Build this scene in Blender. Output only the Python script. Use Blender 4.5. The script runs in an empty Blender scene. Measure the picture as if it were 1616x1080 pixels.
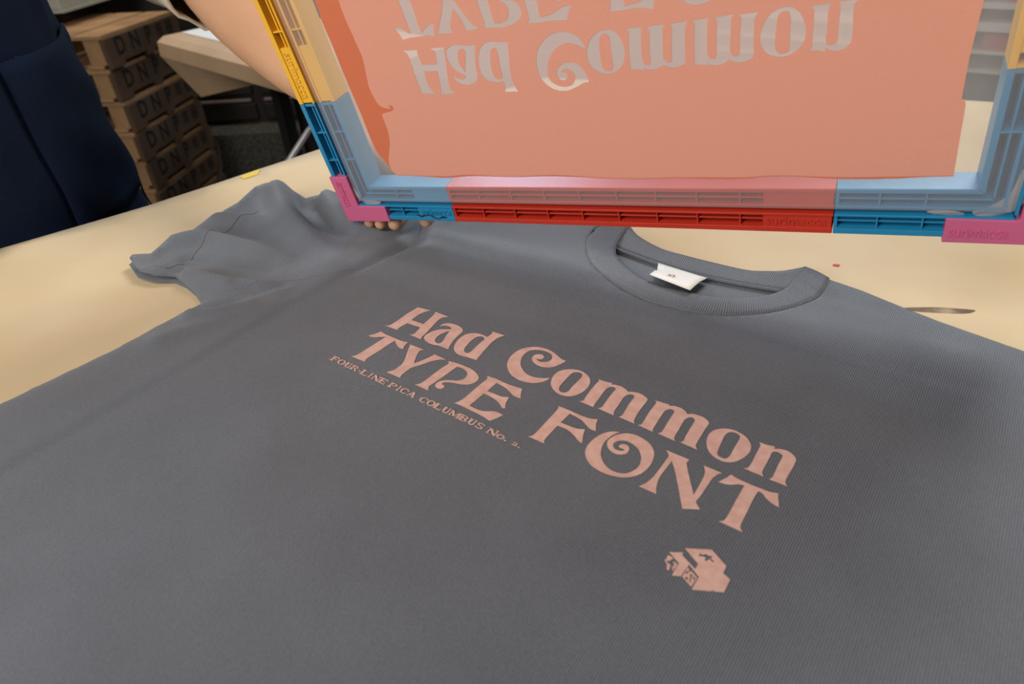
import bpy, bmesh, math, random, json
import numpy as np
from mathutils import Vector, Matrix, noise
from mathutils.geometry import delaunay_2d_cdt
random.seed(4)
scene = bpy.context.scene
col = scene.collection

# ------------------------------------------------------------------ camera
# world: z = 0 is the table top, x runs along the printed text, y towards the collar (metres)
CAM_C = Vector((0.32327708, -0.26930372, 0.27321885))
R1 = np.array([[0.8124105357, 0.5807085622, -0.0525993088], [0.3007969225, -0.4946687066, -0.8153674522], [-0.4995100928, 0.6465913984, -0.5765494174]])
cam = bpy.data.cameras.new('camera'); cam_ob = bpy.data.objects.new('camera', cam); col.objects.link(cam_ob)
cam.sensor_width = 36.0; cam.lens = 1060.0 / 1616 * 36; cam.clip_start = 0.01; cam.clip_end = 60
cam_ob.matrix_world = Matrix(((R1[0][0], -R1[1][0], -R1[2][0], CAM_C[0]), (R1[0][1], -R1[1][1], -R1[2][1], CAM_C[1]), (R1[0][2], -R1[1][2], -R1[2][2], CAM_C[2]), (0, 0, 0, 1)))
cam.dof.use_dof = True; cam.dof.focus_distance = 0.50; cam.dof.aperture_fstop = 9.0
scene.camera = cam_ob

# ------------------------------------------------------------------ light and exposure
scene.view_settings.view_transform = 'Standard'; scene.view_settings.look = 'None'
scene.view_settings.gamma = 1.0; scene.view_settings.use_curve_mapping = False
scene.view_settings.exposure = 0.12
world = bpy.data.worlds.new('world'); scene.world = world; world.use_nodes = True
world.node_tree.nodes['Background'].inputs[0].default_value = (0.80, 0.86, 1.0, 1)
world.node_tree.nodes['Background'].inputs[1].default_value = 0.16
def area(name, loc, target, size, power, colour, sy=None):
    l = bpy.data.lights.new(name, 'AREA'); l.energy = power; l.color = colour; l.shape = 'RECTANGLE'; l.size = size; l.size_y = sy or size
    o = bpy.data.objects.new(name, l); col.objects.link(o); o.location = loc
    o.rotation_euler = (Vector(target) - Vector(loc)).to_track_quat('-Z', 'Y').to_euler()
    return o
area('ceiling_light_behind', (0.25, 1.15, 1.45), (0.1, 0.1, 0), 0.6, 19.0, (1.0, 0.97, 0.93))
area('ceiling_light_front', (0.1, -1.3, 1.45), (0.05, 0.0, 0.1), 0.9, 17, (1.0, 0.95, 0.88))
area('fill_light_front', (-0.35, -2.0, 0.75), (0.0, 0.1, 0.2), 0.9, 23, (1.0, 0.96, 0.92))  # added unseen fill that brightens the ink film on the screen
area('ceiling_light_left', (-1.2, 1.35, 0.95), (-0.2, 0.1, 0.0), 0.35, 10.0, (0.52, 0.72, 1.0))
area('fill_light_far', (-2.2, 0.5, 1.6), (-2.4, 1.0, -0.4), 0.6, 7.0, (1.0, 0.87, 0.72))  # added fill without a visible source, for the pallets and far floor
area('fill_light_corner', (-2.3, 1.5, 1.6), (-3.0, 1.9, -0.8), 0.6, 14.0, (1.0, 0.93, 0.85))  # extra unseen fill put in to lift the dark carpet

# outlines, each point (x, y[, 1 = sharp corner]) in print units
GLYPHS={"H":[[[0.036,0.2495,1],[0.1369,0.2631,1],[0.1206,0.2433],[0.1069,0.2117],[0.1009,0.175],[0.1043,0.1198,1],[0.1981,0.1241,1],[0.1909,0.184],[0.1839,0.2329],[0.172,0.2673,1],[0.28,0.2659,1],[0.2548,0.2451],[0.2476,0.218],[0.254,0.1697],[0.2753,0.0654],[0.282,0.0201],[0.2907,-0.0046,1],[0.1965,-0.0052,1],[0.2159,0.0065],[0.2186,0.0311],[0.2068,0.086,1],[0.1048,0.0799,1],[0.0992,0.0195],[0.1055,-0.0064,1],[0.0075,-0.0105,1],[0.0283,0.0115],[0.0326,0.0565],[0.0319,0.1585],[0.039,0.2258]]],"a":[[[0.2987,0.1555,1],[0.3003,0.1857],[0.3274,0.2123],[0.3648,0.2206],[0.406,0.2179],[0.4415,0.2028],[0.4557,0.1746],[0.4582,0.1307],[0.4687,0.0776],[0.4837,0.0284],[0.4966,0.0018,1],[0.457,0.0013],[0.4199,0.0003,1],[0.4021,-0.0068],[0.3666,-0.0102],[0.3328,-0.005],[0.304,0.0109],[0.2905,0.0328],[0.29,0.0629],[0.3,0.0996],[0.3247,0.1338],[0.3563,0.1545],[0.3815,0.1681,1],[0.3615,0.1833],[0.3319,0.1834],[0.3106,0.1706]],[[0.383,0.1459],[0.37,0.1266],[0.3593,0.0934],[0.361,0.053],[0.3736,0.0272],[0.3955,0.0147],[0.4141,0.0209],[0.4167,0.046],[0.3992,0.0949]]],"d":[[[0.6078,0.278,1],[0.6919,0.2821,1],[0.674,0.2415],[0.6686,0.194],[0.6763,0.1301],[0.6845,0.0784],[0.6918,0.0343],[0.6994,0.0047,1],[0.6337,0.0001,1],[0.6106,-0.0051],[0.5749,-0.0061],[0.5423,0.0056],[0.5162,0.0288],[0.4942,0.0696],[0.4819,0.1249],[0.4881,0.1699],[0.511,0.2004],[0.5489,0.2181],[0.5842,0.2206],[0.6133,0.2158,1],[0.6163,0.2513]],[[0.6124,0.1929],[0.5881,0.2035],[0.5676,0.194],[0.5577,0.1709],[0.5582,0.1232],[0.5676,0.0709],[0.5827,0.0409],[0.6036,0.029],[0.6181,0.0365],[0.6214,0.061],[0.6164,0.1078],[0.6145,0.1574]]],"C":[[[1.1241,0.2593,1],[1.0944,0.2614],[1.0551,0.2782],[1.023,0.2896],[0.9844,0.2975],[0.9406,0.2933],[0.9038,0.278],[0.8714,0.2497],[0.847,0.2101],[0.8393,0.1599],[0.8474,0.1064],[0.8697,0.0596],[0.9058,0.0225],[0.9473,-0.0034],[0.9962,-0.0143],[1.0424,-0.0107],[1.0836,0.0055],[1.1157,0.0348],[1.1287,0.0634],[1.133,0.0873,1],[1.1086,0.0697],[1.0782,0.0553],[1.0437,0.0466],[1.0041,0.0509],[0.9647,0.0719],[0.9335,0.0988],[0.9087,0.1373],[0.8954,0.1839],[0.8979,0.2236],[0.9173,0.2516],[0.9455,0.2667],[0.9822,0.2751],[1.019,0.2699],[1.0398,0.2517],[1.0504,0.2276],[1.0451,0.2041],[1.0277,0.1867],[1.0078,0.1792],[0.9894,0.182],[0.9717,0.1929,1],[0.9869,0.192],[1.0026,0.1996],[1.0072,0.2167],[0.9975,0.2326],[0.979,0.2385],[0.9609,0.2309],[0.9479,0.2126],[0.9508,0.1835],[0.97,0.1614],[1.0006,0.1467],[1.0349,0.1447],[1.0692,0.1546],[1.0974,0.1799],[1.113,0.2125],[1.1228,0.2419]]],"o":[[[1.1594,0.0525],[1.1391,0.1025],[1.1386,0.1468],[1.1555,0.183],[1.1899,0.2108],[1.2328,0.2243],[1.2808,0.2154],[1.3178,0.188],[1.3388,0.1454],[1.3417,0.0988],[1.3311,0.0536],[1.3117,0.0238],[1.2858,0.0047],[1.2479,-0.0013],[1.211,0.0085],[1.1805,0.0289]],[[1.2099,0.178],[1.2233,0.201],[1.2497,0.209],[1.2665,0.1971],[1.2718,0.172],[1.2712,0.1281],[1.2707,0.0849],[1.2729,0.044],[1.2595,0.0226],[1.2385,0.0197],[1.2207,0.0356],[1.2125,0.0671],[1.2098,0.1148]]],"m":[[[1.3542,0.2111,1],[1.3957,0.2139],[1.4327,0.2209,1],[1.4355,0.2091,1],[1.4532,0.2171],[1.48,0.2216],[1.5087,0.2154],[1.5354,0.2022,1],[1.5564,0.2134],[1.5845,0.2209],[1.6149,0.2164],[1.6413,0.2039],[1.6476,0.182],[1.6487,0.1487],[1.6501,0.1048],[1.6535,0.0577],[1.6599,0.0239],[1.6718,0.0022,1],[1.5846,0.0062,1],[1.5932,0.0224],[1.5916,0.0515],[1.5834,0.1134],[1.5819,0.1639],[1.5799,0.1829],[1.5676,0.1916],[1.5519,0.1877],[1.5399,0.1697],[1.5369,0.1416],[1.5416,0.0929],[1.5458,0.0394],[1.5518,0.0155],[1.5608,0.0021,1],[1.4663,0.0074,1],[1.4792,0.0256],[1.4781,0.0531],[1.4733,0.1135],[1.4709,0.1709],[1.4705,0.1886],[1.4575,0.1956],[1.4391,0.189],[1.4297,0.1662],[1.4296,0.1333],[1.4349,0.0721],[1.4393,0.0232],[1.4435,0.0032,1],[1.3604,0.0053,1],[1.3753,0.0204],[1.3723,0.0505],[1.365,0.117],[1.3641,0.1771],[1.3643,0.2019]]],"mb":[[[1.6798,0.2113,1],[1.7151,0.2162],[1.7537,0.2206,1],[1.7551,0.2102,1],[1.7791,0.2236],[1.8077,0.2265],[1.8344,0.2183],[1.8585,0.2006,1],[1.8751,0.2148],[1.9045,0.2214],[1.9379,0.2182],[1.9655,0.2011],[1.9706,0.1807],[1.9705,0.1392],[1.9725,0.0897],[1.9745,0.0412],[1.9779,0.0188],[1.9932,-0.0029,1],[1.907,0.0008,1],[1.9169,0.017],[1.9138,0.0525],[1.9094,0.1058],[1.9074,0.1619],[1.9041,0.1809],[1.8889,0.1901],[1.8728,0.1826],[1.8631,0.1605],[1.8634,0.1235],[1.8683,0.0695],[1.8708,0.0253],[1.8755,0.0081],[1.8858,-0.0042,1],[1.7947,-0.0001,1],[1.8059,0.0172],[1.8056,0.0453],[1.8011,0.1107],[1.7984,0.1738],[1.7907,0.1908],[1.7764,0.1929],[1.7639,0.184],[1.7549,0.1602],[1.7564,0.1148],[1.7602,0.0584],[1.7631,0.0184],[1.7714,-0.0021,1],[1.6883,0.0026,1],[1.7015,0.0161],[1.7015,0.0427],[1.6955,0.1091],[1.6935,0.1689],[1.693,0.1996]]],"ob":[[[2.0115,0.0622],[2.0006,0.1],[2.001,0.1406],[2.0182,0.1745],[2.0457,0.1986],[2.0837,0.2108],[2.1214,0.2067],[2.1575,0.1895],[2.1849,0.1577],[2.1963,0.1216],[2.1942,0.0871],[2.1838,0.0524],[2.1707,0.0255],[2.1483,0.001],[2.121,-0.0109],[2.0911,-0.0091],[2.0602,0.0017],[2.0321,0.0267]],[[2.0662,0.1692],[2.0745,0.1871],[2.0924,0.1959],[2.1159,0.1931],[2.1268,0.1799],[2.1297,0.152],[2.1295,0.1128],[2.1307,0.0703],[2.1314,0.0377],[2.1252,0.0159],[2.1135,0.0084],[2.0922,0.0103],[2.0789,0.0231],[2.0726,0.0525],[2.0678,0.1029],[2.0635,0.1448]]],"n":[[[2.2111,0.1939,1],[2.2455,0.1963],[2.2814,0.2046,1],[2.2813,0.1877,1],[2.3066,0.2014],[2.3361,0.2059],[2.3643,0.1956],[2.3829,0.1749],[2.3864,0.1496],[2.3865,0.1045],[2.3844,0.0589],[2.3845,0.0241],[2.39,0.0062],[2.4033,-0.0065,1],[2.323,-0.0067,1],[2.3318,0.012],[2.3313,0.0469],[2.3293,0.104],[2.3297,0.1549],[2.3225,0.1689],[2.3035,0.1757],[2.2886,0.1695],[2.2814,0.1569],[2.2823,0.12],[2.2835,0.0747],[2.2833,0.0339],[2.2881,0.0103],[2.2992,-0.0046,1],[2.2109,-0.0026,1],[2.2257,0.015],[2.228,0.0483],[2.2256,0.1118],[2.2241,0.1729],[2.219,0.1852]]],"T":[[[-0.0045,-0.1399,1],[0.0187,-0.1044],[0.0289,-0.0698,1],[0.0804,-0.077],[0.1521,-0.0768],[0.2077,-0.0767],[0.2484,-0.0667,1],[0.2537,-0.0965],[0.27,-0.1351,1],[0.2432,-0.1356],[0.2109,-0.1226],[0.1702,-0.0957,1],[0.1652,-0.1431],[0.1636,-0.2237],[0.1563,-0.2918],[0.1577,-0.3153],[0.1701,-0.3388,1],[0.063,-0.3419,1],[0.0806,-0.3171],[0.0858,-0.2677],[0.091,-0.192],[0.0954,-0.1187],[0.0977,-0.0947,1],[0.0653,-0.1144],[0.0426,-0.1334],[0.0198,-0.142]]],"Y":[[[0.2722,-0.0765,1],[0.3772,-0.074,1],[0.3665,-0.0997],[0.3859,-0.1476],[0.4173,-0.2005,1],[0.4353,-0.1656],[0.451,-0.125],[0.4585,-0.0962],[0.4597,-0.0759,1],[0.5496,-0.0804,1],[0.5155,-0.1027],[0.4888,-0.1361],[0.4681,-0.176],[0.4476,-0.2156],[0.4323,-0.245],[0.4307,-0.2889],[0.4314,-0.3146],[0.441,-0.3397,1],[0.3419,-0.3424,1],[0.3632,-0.3075],[0.3652,-0.2696],[0.3633,-0.2371],[0.3377,-0.1841],[0.3,-0.1225],[0.2832,-0.0895]]],"P":[[[0.5708,-0.0825,1],[0.6261,-0.074],[0.6911,-0.0716],[0.7462,-0.0788],[0.7919,-0.0992],[0.8126,-0.1222],[0.8148,-0.1523],[0.8009,-0.182],[0.7701,-0.2034],[0.7315,-0.2157],[0.6932,-0.2285],[0.6724,-0.2461],[0.6705,-0.2613,1],[0.6924,-0.2633],[0.7,-0.2818],[0.6864,-0.2978],[0.6609,-0.2968],[0.6447,-0.2813],[0.6437,-0.2545],[0.6602,-0.2285],[0.6936,-0.2094],[0.7274,-0.1908],[0.7441,-0.1646],[0.7393,-0.1317],[0.7198,-0.1074],[0.6815,-0.0941],[0.6439,-0.0991,1],[0.6366,-0.2072],[0.6261,-0.3045],[0.6332,-0.3232],[0.6461,-0.3397,1],[0.5492,-0.3406,1],[0.5695,-0.3162],[0.5749,-0.2654],[0.5773,-0.1707],[0.5858,-0.1072]]],"E":[[[0.8349,-0.0766,1],[0.8951,-0.0711],[0.9596,-0.0742],[1.0137,-0.0715],[1.0581,-0.0667,1],[1.0748,-0.1014],[1.0965,-0.1359,1],[1.0547,-0.1363],[1.0117,-0.1182],[0.9718,-0.1051],[0.915,-0.0979,1],[0.914,-0.1791,1],[0.9624,-0.1752],[1.0067,-0.1736],[1.0395,-0.1568,1],[1.0531,-0.203],[1.0747,-0.2395,1],[1.0577,-0.2431],[1.0154,-0.2194],[0.9656,-0.2066],[0.9117,-0.2031,1],[0.9076,-0.3193,1],[0.9568,-0.3205],[0.9964,-0.3134],[1.0445,-0.2853],[1.0961,-0.2856,1],[1.0817,-0.3221],[1.0642,-0.357,1],[1.0132,-0.3481],[0.9406,-0.3448],[0.8824,-0.3422],[0.8279,-0.3453,1],[0.8429,-0.3127],[0.8468,-0.2659],[0.8474,-0.167],[0.8515,-0.1005]]],"F":[[[1.2905,-0.0813,1],[1.3586,-0.0808],[1.4214,-0.0828],[1.4721,-0.0782],[1.5078,-0.0638,1],[1.5203,-0.104],[1.5422,-0.1424,1],[1.5094,-0.1424],[1.4758,-0.1267],[1.4454,-0.1112],[1.4053,-0.1039],[1.3709,-0.1009,1],[1.3671,-0.1793,1],[1.4112,-0.1781],[1.4523,-0.1758],[1.4913,-0.159,1],[1.5059,-0.2014],[1.5273,-0.2433,1],[1.5128,-0.2476],[1.4707,-0.2237],[1.4175,-0.2057],[1.3662,-0.2065,1],[1.3653,-0.2751],[1.3674,-0.3248],[1.3808,-0.3453,1],[1.286,-0.3458,1],[1.3014,-0.331],[1.3046,-0.2979],[1.3037,-0.2139],[1.3028,-0.127],[1.2995,-0.0955]]],"O":[[[1.6415,-0.0868,1],[1.6169,-0.0973],[1.5938,-0.117],[1.5722,-0.1512],[1.5592,-0.2],[1.5581,-0.2505],[1.5704,-0.2915],[1.5988,-0.3258],[1.6354,-0.3492],[1.6726,-0.3575],[1.7119,-0.3594],[1.7491,-0.3525],[1.7905,-0.3367],[1.8208,-0.3119],[1.844,-0.2792],[1.8559,-0.2354],[1.8559,-0.185],[1.8433,-0.1367],[1.8237,-0.106],[1.7928,-0.0816],[1.7542,-0.0688],[1.7129,-0.0646],[1.6731,-0.0771],[1.6437,-0.1034],[1.6255,-0.1378],[1.6225,-0.1749],[1.6387,-0.2042],[1.6648,-0.2217],[1.6929,-0.2254],[1.7195,-0.2147],[1.7344,-0.1942],[1.7313,-0.1648],[1.7174,-0.1493],[1.6999,-0.1471],[1.6856,-0.1571],[1.6812,-0.1722],[1.6915,-0.1804],[1.7053,-0.1789],[1.7144,-0.1794],[1.7105,-0.1916],[1.692,-0.1995],[1.6705,-0.1962],[1.6547,-0.1792],[1.6556,-0.1564],[1.6713,-0.1364],[1.6979,-0.1245],[1.7321,-0.1276],[1.7657,-0.1429],[1.7919,-0.1695],[1.8092,-0.2009],[1.8168,-0.2377],[1.8104,-0.2737],[1.7926,-0.3054],[1.7694,-0.3203],[1.7415,-0.3269],[1.707,-0.3218],[1.669,-0.2998],[1.6391,-0.2669],[1.6207,-0.2254],[1.6126,-0.1812],[1.6184,-0.1372],[1.6291,-0.1075]]],"N":[[[1.8739,-0.0803,1],[1.9895,-0.0801,1],[1.9865,-0.1029,1],[2.0029,-0.1336],[2.0435,-0.1965],[2.0888,-0.2652,1],[2.0872,-0.2114],[2.0845,-0.157],[2.078,-0.117],[2.0575,-0.0795,1],[2.1423,-0.0802,1],[2.1275,-0.1007],[2.1185,-0.1352],[2.1167,-0.1796],[2.1151,-0.2441],[2.111,-0.2942,1],[2.1239,-0.3082],[2.143,-0.3239,1],[2.0799,-0.3608,1],[2.047,-0.3089],[1.9958,-0.2271],[1.9542,-0.1648],[1.927,-0.1317,1],[1.9251,-0.1834],[1.9238,-0.2382],[1.9279,-0.2752],[1.9396,-0.3151],[1.9548,-0.3455,1],[1.8714,-0.3462,1],[1.8897,-0.3106],[1.8994,-0.2627],[1.9025,-0.1933],[1.903,-0.1095,1],[1.8909,-0.0935]]],"Tb":[[[2.1474,-0.1381,1],[2.1636,-0.1059],[2.1786,-0.0677,1],[2.2081,-0.0751],[2.2536,-0.0784],[2.3078,-0.0776],[2.3499,-0.0756],[2.3809,-0.0652,1],[2.3932,-0.0992],[2.4084,-0.1385,1],[2.3825,-0.1345],[2.3521,-0.1218],[2.3265,-0.1011],[2.3082,-0.0984,1],[2.3053,-0.1479],[2.3082,-0.2305],[2.3096,-0.2993],[2.3133,-0.3235],[2.3285,-0.3427,1],[2.2288,-0.3423,1],[2.2454,-0.3238],[2.2492,-0.2923],[2.2486,-0.2131],[2.2483,-0.1391],[2.2482,-0.0977,1],[2.2226,-0.1069],[2.199,-0.1251],[2.175,-0.1354]]]}
EMBLEM=[[[2.1695,-0.5396,1],[2.2599,-0.4883,1],[2.3345,-0.5305,1],[2.3362,-0.567,1],[2.3682,-0.5791,1],[2.3692,-0.6448,1],[2.3376,-0.6604,1],[2.3317,-0.6591,1],[2.3288,-0.6655,1],[2.2661,-0.6989,1],[2.2671,-0.6329,1],[2.214,-0.6014,1],[2.21,-0.6669,1],[2.1797,-0.6821,1],[2.1797,-0.6171,1],[2.1254,-0.5896,1],[2.1746,-0.5613,1],[2.1739,-0.5743,1],[2.2415,-0.6076,1],[2.2411,-0.5798,1]],[[2.2284,-0.5444,1],[2.2281,-0.5301,1],[2.2392,-0.5323,1],[2.2487,-0.5205,1],[2.2594,-0.5222,1],[2.2728,-0.5165,1],[2.2746,-0.5246,1],[2.2695,-0.5295,1],[2.289,-0.5357,1],[2.2857,-0.5416,1],[2.2668,-0.5368,1],[2.2654,-0.5473,1],[2.2572,-0.5516,1],[2.2542,-0.5458,1],[2.2566,-0.5364,1],[2.2428,-0.5377,1]],[[2.2154,-0.6146,1],[2.2633,-0.6391,1],[2.2602,-0.6885,1],[2.215,-0.6655,1]],[[2.2155,-0.6409,1],[2.2225,-0.6307,1],[2.2283,-0.6344,1],[2.2231,-0.6452,1]],[[2.2215,-0.622,1],[2.2233,-0.6181,1],[2.2313,-0.6249,1],[2.2281,-0.6307,1]],[[2.226,-0.6582,1],[2.2379,-0.6596,1],[2.2366,-0.6696,1],[2.2252,-0.6661,1]],[[2.2341,-0.638,1],[2.2454,-0.638,1],[2.246,-0.6524,1],[2.2501,-0.6716,1],[2.2451,-0.6731,1],[2.2415,-0.6517,1]],[[2.2505,-0.642,1],[2.2585,-0.6423,1],[2.2584,-0.6552,1],[2.2516,-0.6523,1]],[[2.1271,-0.6062,1],[2.1411,-0.6045,1],[2.1536,-0.6092,1],[2.1466,-0.6196,1],[2.1448,-0.6304,1],[2.1326,-0.6268,1]],[[2.1267,-0.6319,1],[2.1303,-0.6245,1],[2.1419,-0.6381,1],[2.1577,-0.6393,1],[2.1575,-0.6527,1],[2.162,-0.6675,1],[2.1517,-0.6679,1],[2.1442,-0.6481,1]],[[2.1543,-0.6203,1],[2.1765,-0.6231,1],[2.1782,-0.6524,1],[2.1662,-0.6451,1],[2.1673,-0.6329,1]],[[2.1611,-0.6466,1],[2.1653,-0.6457,1],[2.1779,-0.6563,1],[2.1759,-0.6614,1]]]
OUT={"sleeve_left":[[-0.1589,-0.1998,0.002],[-0.156,-0.1599,0.002],[-0.1539,-0.1245,0.002],[-0.1554,-0.0693,0.002],[-0.1539,-0.0519,0.003],[-0.1726,-0.0456,0.004],[-0.19,-0.0425,0.005],[-0.2059,-0.0412,0.007],[-0.2198,-0.0509,0.009],[-0.2371,-0.0543,0.01],[-0.267,-0.0463,0.011],[-0.2686,-0.0421,0.012],[-0.2532,-0.0333,0.013],[-0.258,-0.0216,0.014],[-0.2649,-0.0076,0.015],[-0.2606,0.0047,0.012],[-0.2789,0.0382,0.01],[-0.2796,0.0569,0.011],[-0.278,0.076,0.014],[-0.2825,0.1013,0.02],[-0.2743,0.1087,0.023],[-0.2642,0.1142,0.025],[-0.2573,0.1188,0.024],[-0.2439,0.1182,0.018],[-0.232,0.1223,0.01],[-0.2236,0.1307,0.012],[-0.2144,0.1358,0.014],[-0.2044,0.143,0.014]],"shoulder_right":[[0.2292,0.2297,0.008],[0.2403,0.2262,0.007],[0.25,0.2206,0.007],[0.274,0.2194,0.005],[0.3045,0.2114,0.004],[0.3267,0.2051,0.004],[0.3764,0.1947,0.004]],"back_top":[[0.0784,0.23,0.008],[0.0944,0.2152,0.008],[0.1207,0.2038,0.008],[0.1423,0.2021,0.008],[0.1627,0.2019,0.008],[0.1927,0.2033,0.008],[0.2078,0.2098,0.008],[0.2176,0.2162,0.008],[0.2292,0.2297,0.008]],"back_low":[[0.0878,0.1903,0.005],[0.104,0.1878,0.005],[0.1272,0.1842,0.005],[0.1514,0.182,0.005],[0.1705,0.1827,0.005],[0.2006,0.1868,0.005],[0.2245,0.1916,0.005]],"front_in":[[0.0774,0.2283,0.0075],[0.0852,0.1967,0.0075],[0.0913,0.1803,0.0075],[0.1013,0.1683,0.0075],[0.1239,0.1538,0.0075],[0.1424,0.1481,0.0075],[0.1635,0.1483,0.0075],[0.1842,0.1521,0.0075],[0.2028,0.16,0.0075],[0.219,0.1737,0.0075],[0.2275,0.1903,0.0075],[0.2289,0.2084,0.0075],[0.2292,0.2297,0.008]],"front_seam":[[0.052,0.2164,0.0065],[0.0601,0.1874,0.0065],[0.0833,0.1538,0.0065],[0.1148,0.1339,0.0065],[0.1432,0.125,0.0065],[0.162,0.1245,0.0065],[0.1798,0.1262,0.0065],[0.204,0.1349,0.0065],[0.2301,0.1563,0.0065],[0.248,0.1843,0.0065],[0.2507,0.2017,0.0065],[0.25,0.2206,0.007]],"stitch":[[-0.2498,0.0767,0.013],[-0.2448,0.0507,0.012],[-0.2438,0.0286,0.011],[-0.2313,-0.0033,0.012],[-0.2264,-0.0221,0.01],[-0.2248,-0.0382,0.01]],"table_edge":[[-0.4272,-0.0928,0.0],[-0.4116,-0.0399,0.0],[-0.3926,0.0404,0.0],[-0.3783,0.1299,0.0],[-0.3625,0.2377,0.0]],"dot":[[0.2473,0.2588,0.0]],"stain":[[0.3045,0.2174,0.0],[0.3241,0.2261,0.0],[0.346,0.2383,0.0]],"tape":[[-0.3647,0.1415,0.0],[-0.3663,0.1558,0.0],[-0.3606,0.1951,0.0]]}
WR=[[[[-0.2731,0.1187],[-0.2027,0.0789],[-0.1489,0.0577],[-0.1134,0.0491]],[0.0221,0.0034],0.014],[[[-0.2214,0.1139],[-0.1627,0.0932],[-0.1262,0.0909]],[-0.0144,-0.0024],0.012],[[[-0.2096,0.131],[-0.1546,0.1056],[-0.1103,0.1073]],[0.0144,0.0048],0.012],[[[-0.2626,-0.0082],[-0.2416,0.014],[-0.1816,0.0251],[-0.1459,0.0278]],[0.0144,0.0048],0.01],[[[-0.2276,-0.0163],[-0.1927,-0.003],[-0.1435,0.006]],[-0.0072,-0.0024],0.007],[[[-0.2312,-0.0512],[-0.1955,-0.0367],[-0.1507,-0.0262],[-0.1117,-0.008]],[0.0144,0.0036],0.009],[[[-0.2655,0.0439],[-0.2345,0.0612],[-0.1892,0.0554]],[0.0096,0.0024],0.012],[[[-0.1441,-0.025],[-0.1217,-0.0232],[-0.1095,-0.0047]],[-0.0024,-0.00528],0.0032],[[[-0.1408,-0.0587],[-0.1298,-0.0457],[-0.1249,-0.0341]],[-0.0072,-0.00192],0.005],[[[-0.1354,-0.0722],[-0.1223,-0.0561],[-0.1116,-0.0349]],[0.0072,0.0024],0.006],[[[-0.1281,-0.1033],[-0.1162,-0.0692],[-0.0978,-0.0251]],[0.0036,0.0012],0.01],[[[-0.0729,0.1103],[-0.0773,0.0672],[-0.0783,0.0438]],[-0.00336,-0.0012],0.0028],[[[-0.0598,0.1274],[0.0091,0.1387],[0.0904,0.138]],[0.0048,0.00288],0.012],[[[0.2645,0.2018],[0.2952,0.1954],[0.3367,0.176]],[-0.00288,-0.00144],0.01]]
LBL=[[0.1294, 0.1811, 0.0068], [0.1733, 0.1773, 0.0068], [0.1373, 0.1616, 0.0115], [0.1728, 0.1695, 0.01], [0.1372, 0.1485, 0.0145], [0.1718, 0.1441, 0.0135]]
S2=[[0.976085, 0.098339, -0.193874], [0.174268, 0.179179, 0.968259], [0.129956, -0.978889, 0.157757]]
TSV=[-0.038772, 0.095529, 0.170489]
INK={"band_in":[[-0.2961,-0.4107],[-0.3201,-0.3282],[-0.3216,-0.2275],[-0.314,-0.1417],[-0.3063,-0.0537],[-0.3031,0.0061],[-0.32,0.096],[-0.3373,0.1889],[-0.3263,0.2647],[-0.307,0.3095],[-0.2688,0.3271],[-0.2379,0.3311],[-0.2317,0.3227],[-0.2432,0.3133],[-0.2224,0.3102],[-0.2082,0.3284],[-0.2291,0.3469],[-0.2773,0.3553],[-0.314,0.3666],[-0.3182,0.4091],[-0.3198,0.489],[-0.3415,0.5701],[-0.3792,0.641],[-0.4083,0.7016],[-0.4099,0.7767],[-0.3728,0.8051]],"band_out":[[-0.3728,0.8051],[-0.4078,0.7717],[-0.4376,0.6948],[-0.4744,0.6201],[-0.4834,0.5175],[-0.4816,0.3667],[-0.4878,0.2107],[-0.4938,0.0613],[-0.4945,-0.0914],[-0.5001,-0.2283],[-0.4922,-0.3489]]}

# ------------------------------------------------------------------ helpers
U = 0.12                     # one print unit in metres
ZP = 0.006                   # height of the flat cloth
def srgb(r, g, b):
    f = lambda c: (c / 12.92 if c <= .04045 else ((c + .055) / 1.055) ** 2.4)
    return (f(r / 255), f(g / 255), f(b / 255), 1)
def new_mat(name):
    m = bpy.data.materials.new(name); m.use_nodes = True
    nt = m.node_tree; b = nt.nodes['Principled BSDF']
    return m, nt, b
def mat(name, c, rough=.6, metal=0., noise_amt=0., noise_scale=20., bump=0., bump_scale=None, spec=.5, c2=None, detail=3.):
    m, nt, b = new_mat(name)
    b.inputs['Roughness'].default_value = rough; b.inputs['Metallic'].default_value = metal
    b.inputs['Specular IOR Level'].default_value = spec
    b.inputs['Base Color'].default_value = c
    tc = nt.nodes.new('ShaderNodeTexCoord')
    n = nt.nodes.new('ShaderNodeTexNoise'); n.inputs['Scale'].default_value = noise_scale; n.inputs['Detail'].default_value = detail
    nt.links.new(tc.outputs['Object'], n.inputs['Vector'])
    r = nt.nodes.new('ShaderNodeMix'); r.data_type = 'RGBA'
    d = c2 or tuple(x * (1 - noise_amt) for x in c[:3]) + (1,)
    r.inputs['A'].default_value = c; r.inputs['B'].default_value = d
    mr = nt.nodes.new('ShaderNodeMapRange'); mr.inputs['From Min'].default_value = .35; mr.inputs['From Max'].default_value = .65
    nt.links.new(n.outputs['Fac'], mr.inputs['Value']); nt.links.new(mr.outputs['Result'], r.inputs['Factor'])
    nt.links.new(r.outputs['Result'], b.inputs['Base Color'])
    if bump:
        n2 = nt.nodes.new('ShaderNodeTexNoise'); n2.inputs['Scale'].default_value = bump_scale or noise_scale * 4; n2.inputs['Detail'].default_value = 4
        nt.links.new(tc.outputs['Object'], n2.inputs['Vector'])
        bp = nt.nodes.new('ShaderNodeBump'); bp.inputs['Strength'].default_value = 1; bp.inputs['Distance'].default_value = bump
        nt.links.new(n2.outputs['Fac'], bp.inputs['Height']); nt.links.new(bp.outputs['Normal'], b.inputs['Normal'])
    return m
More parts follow.
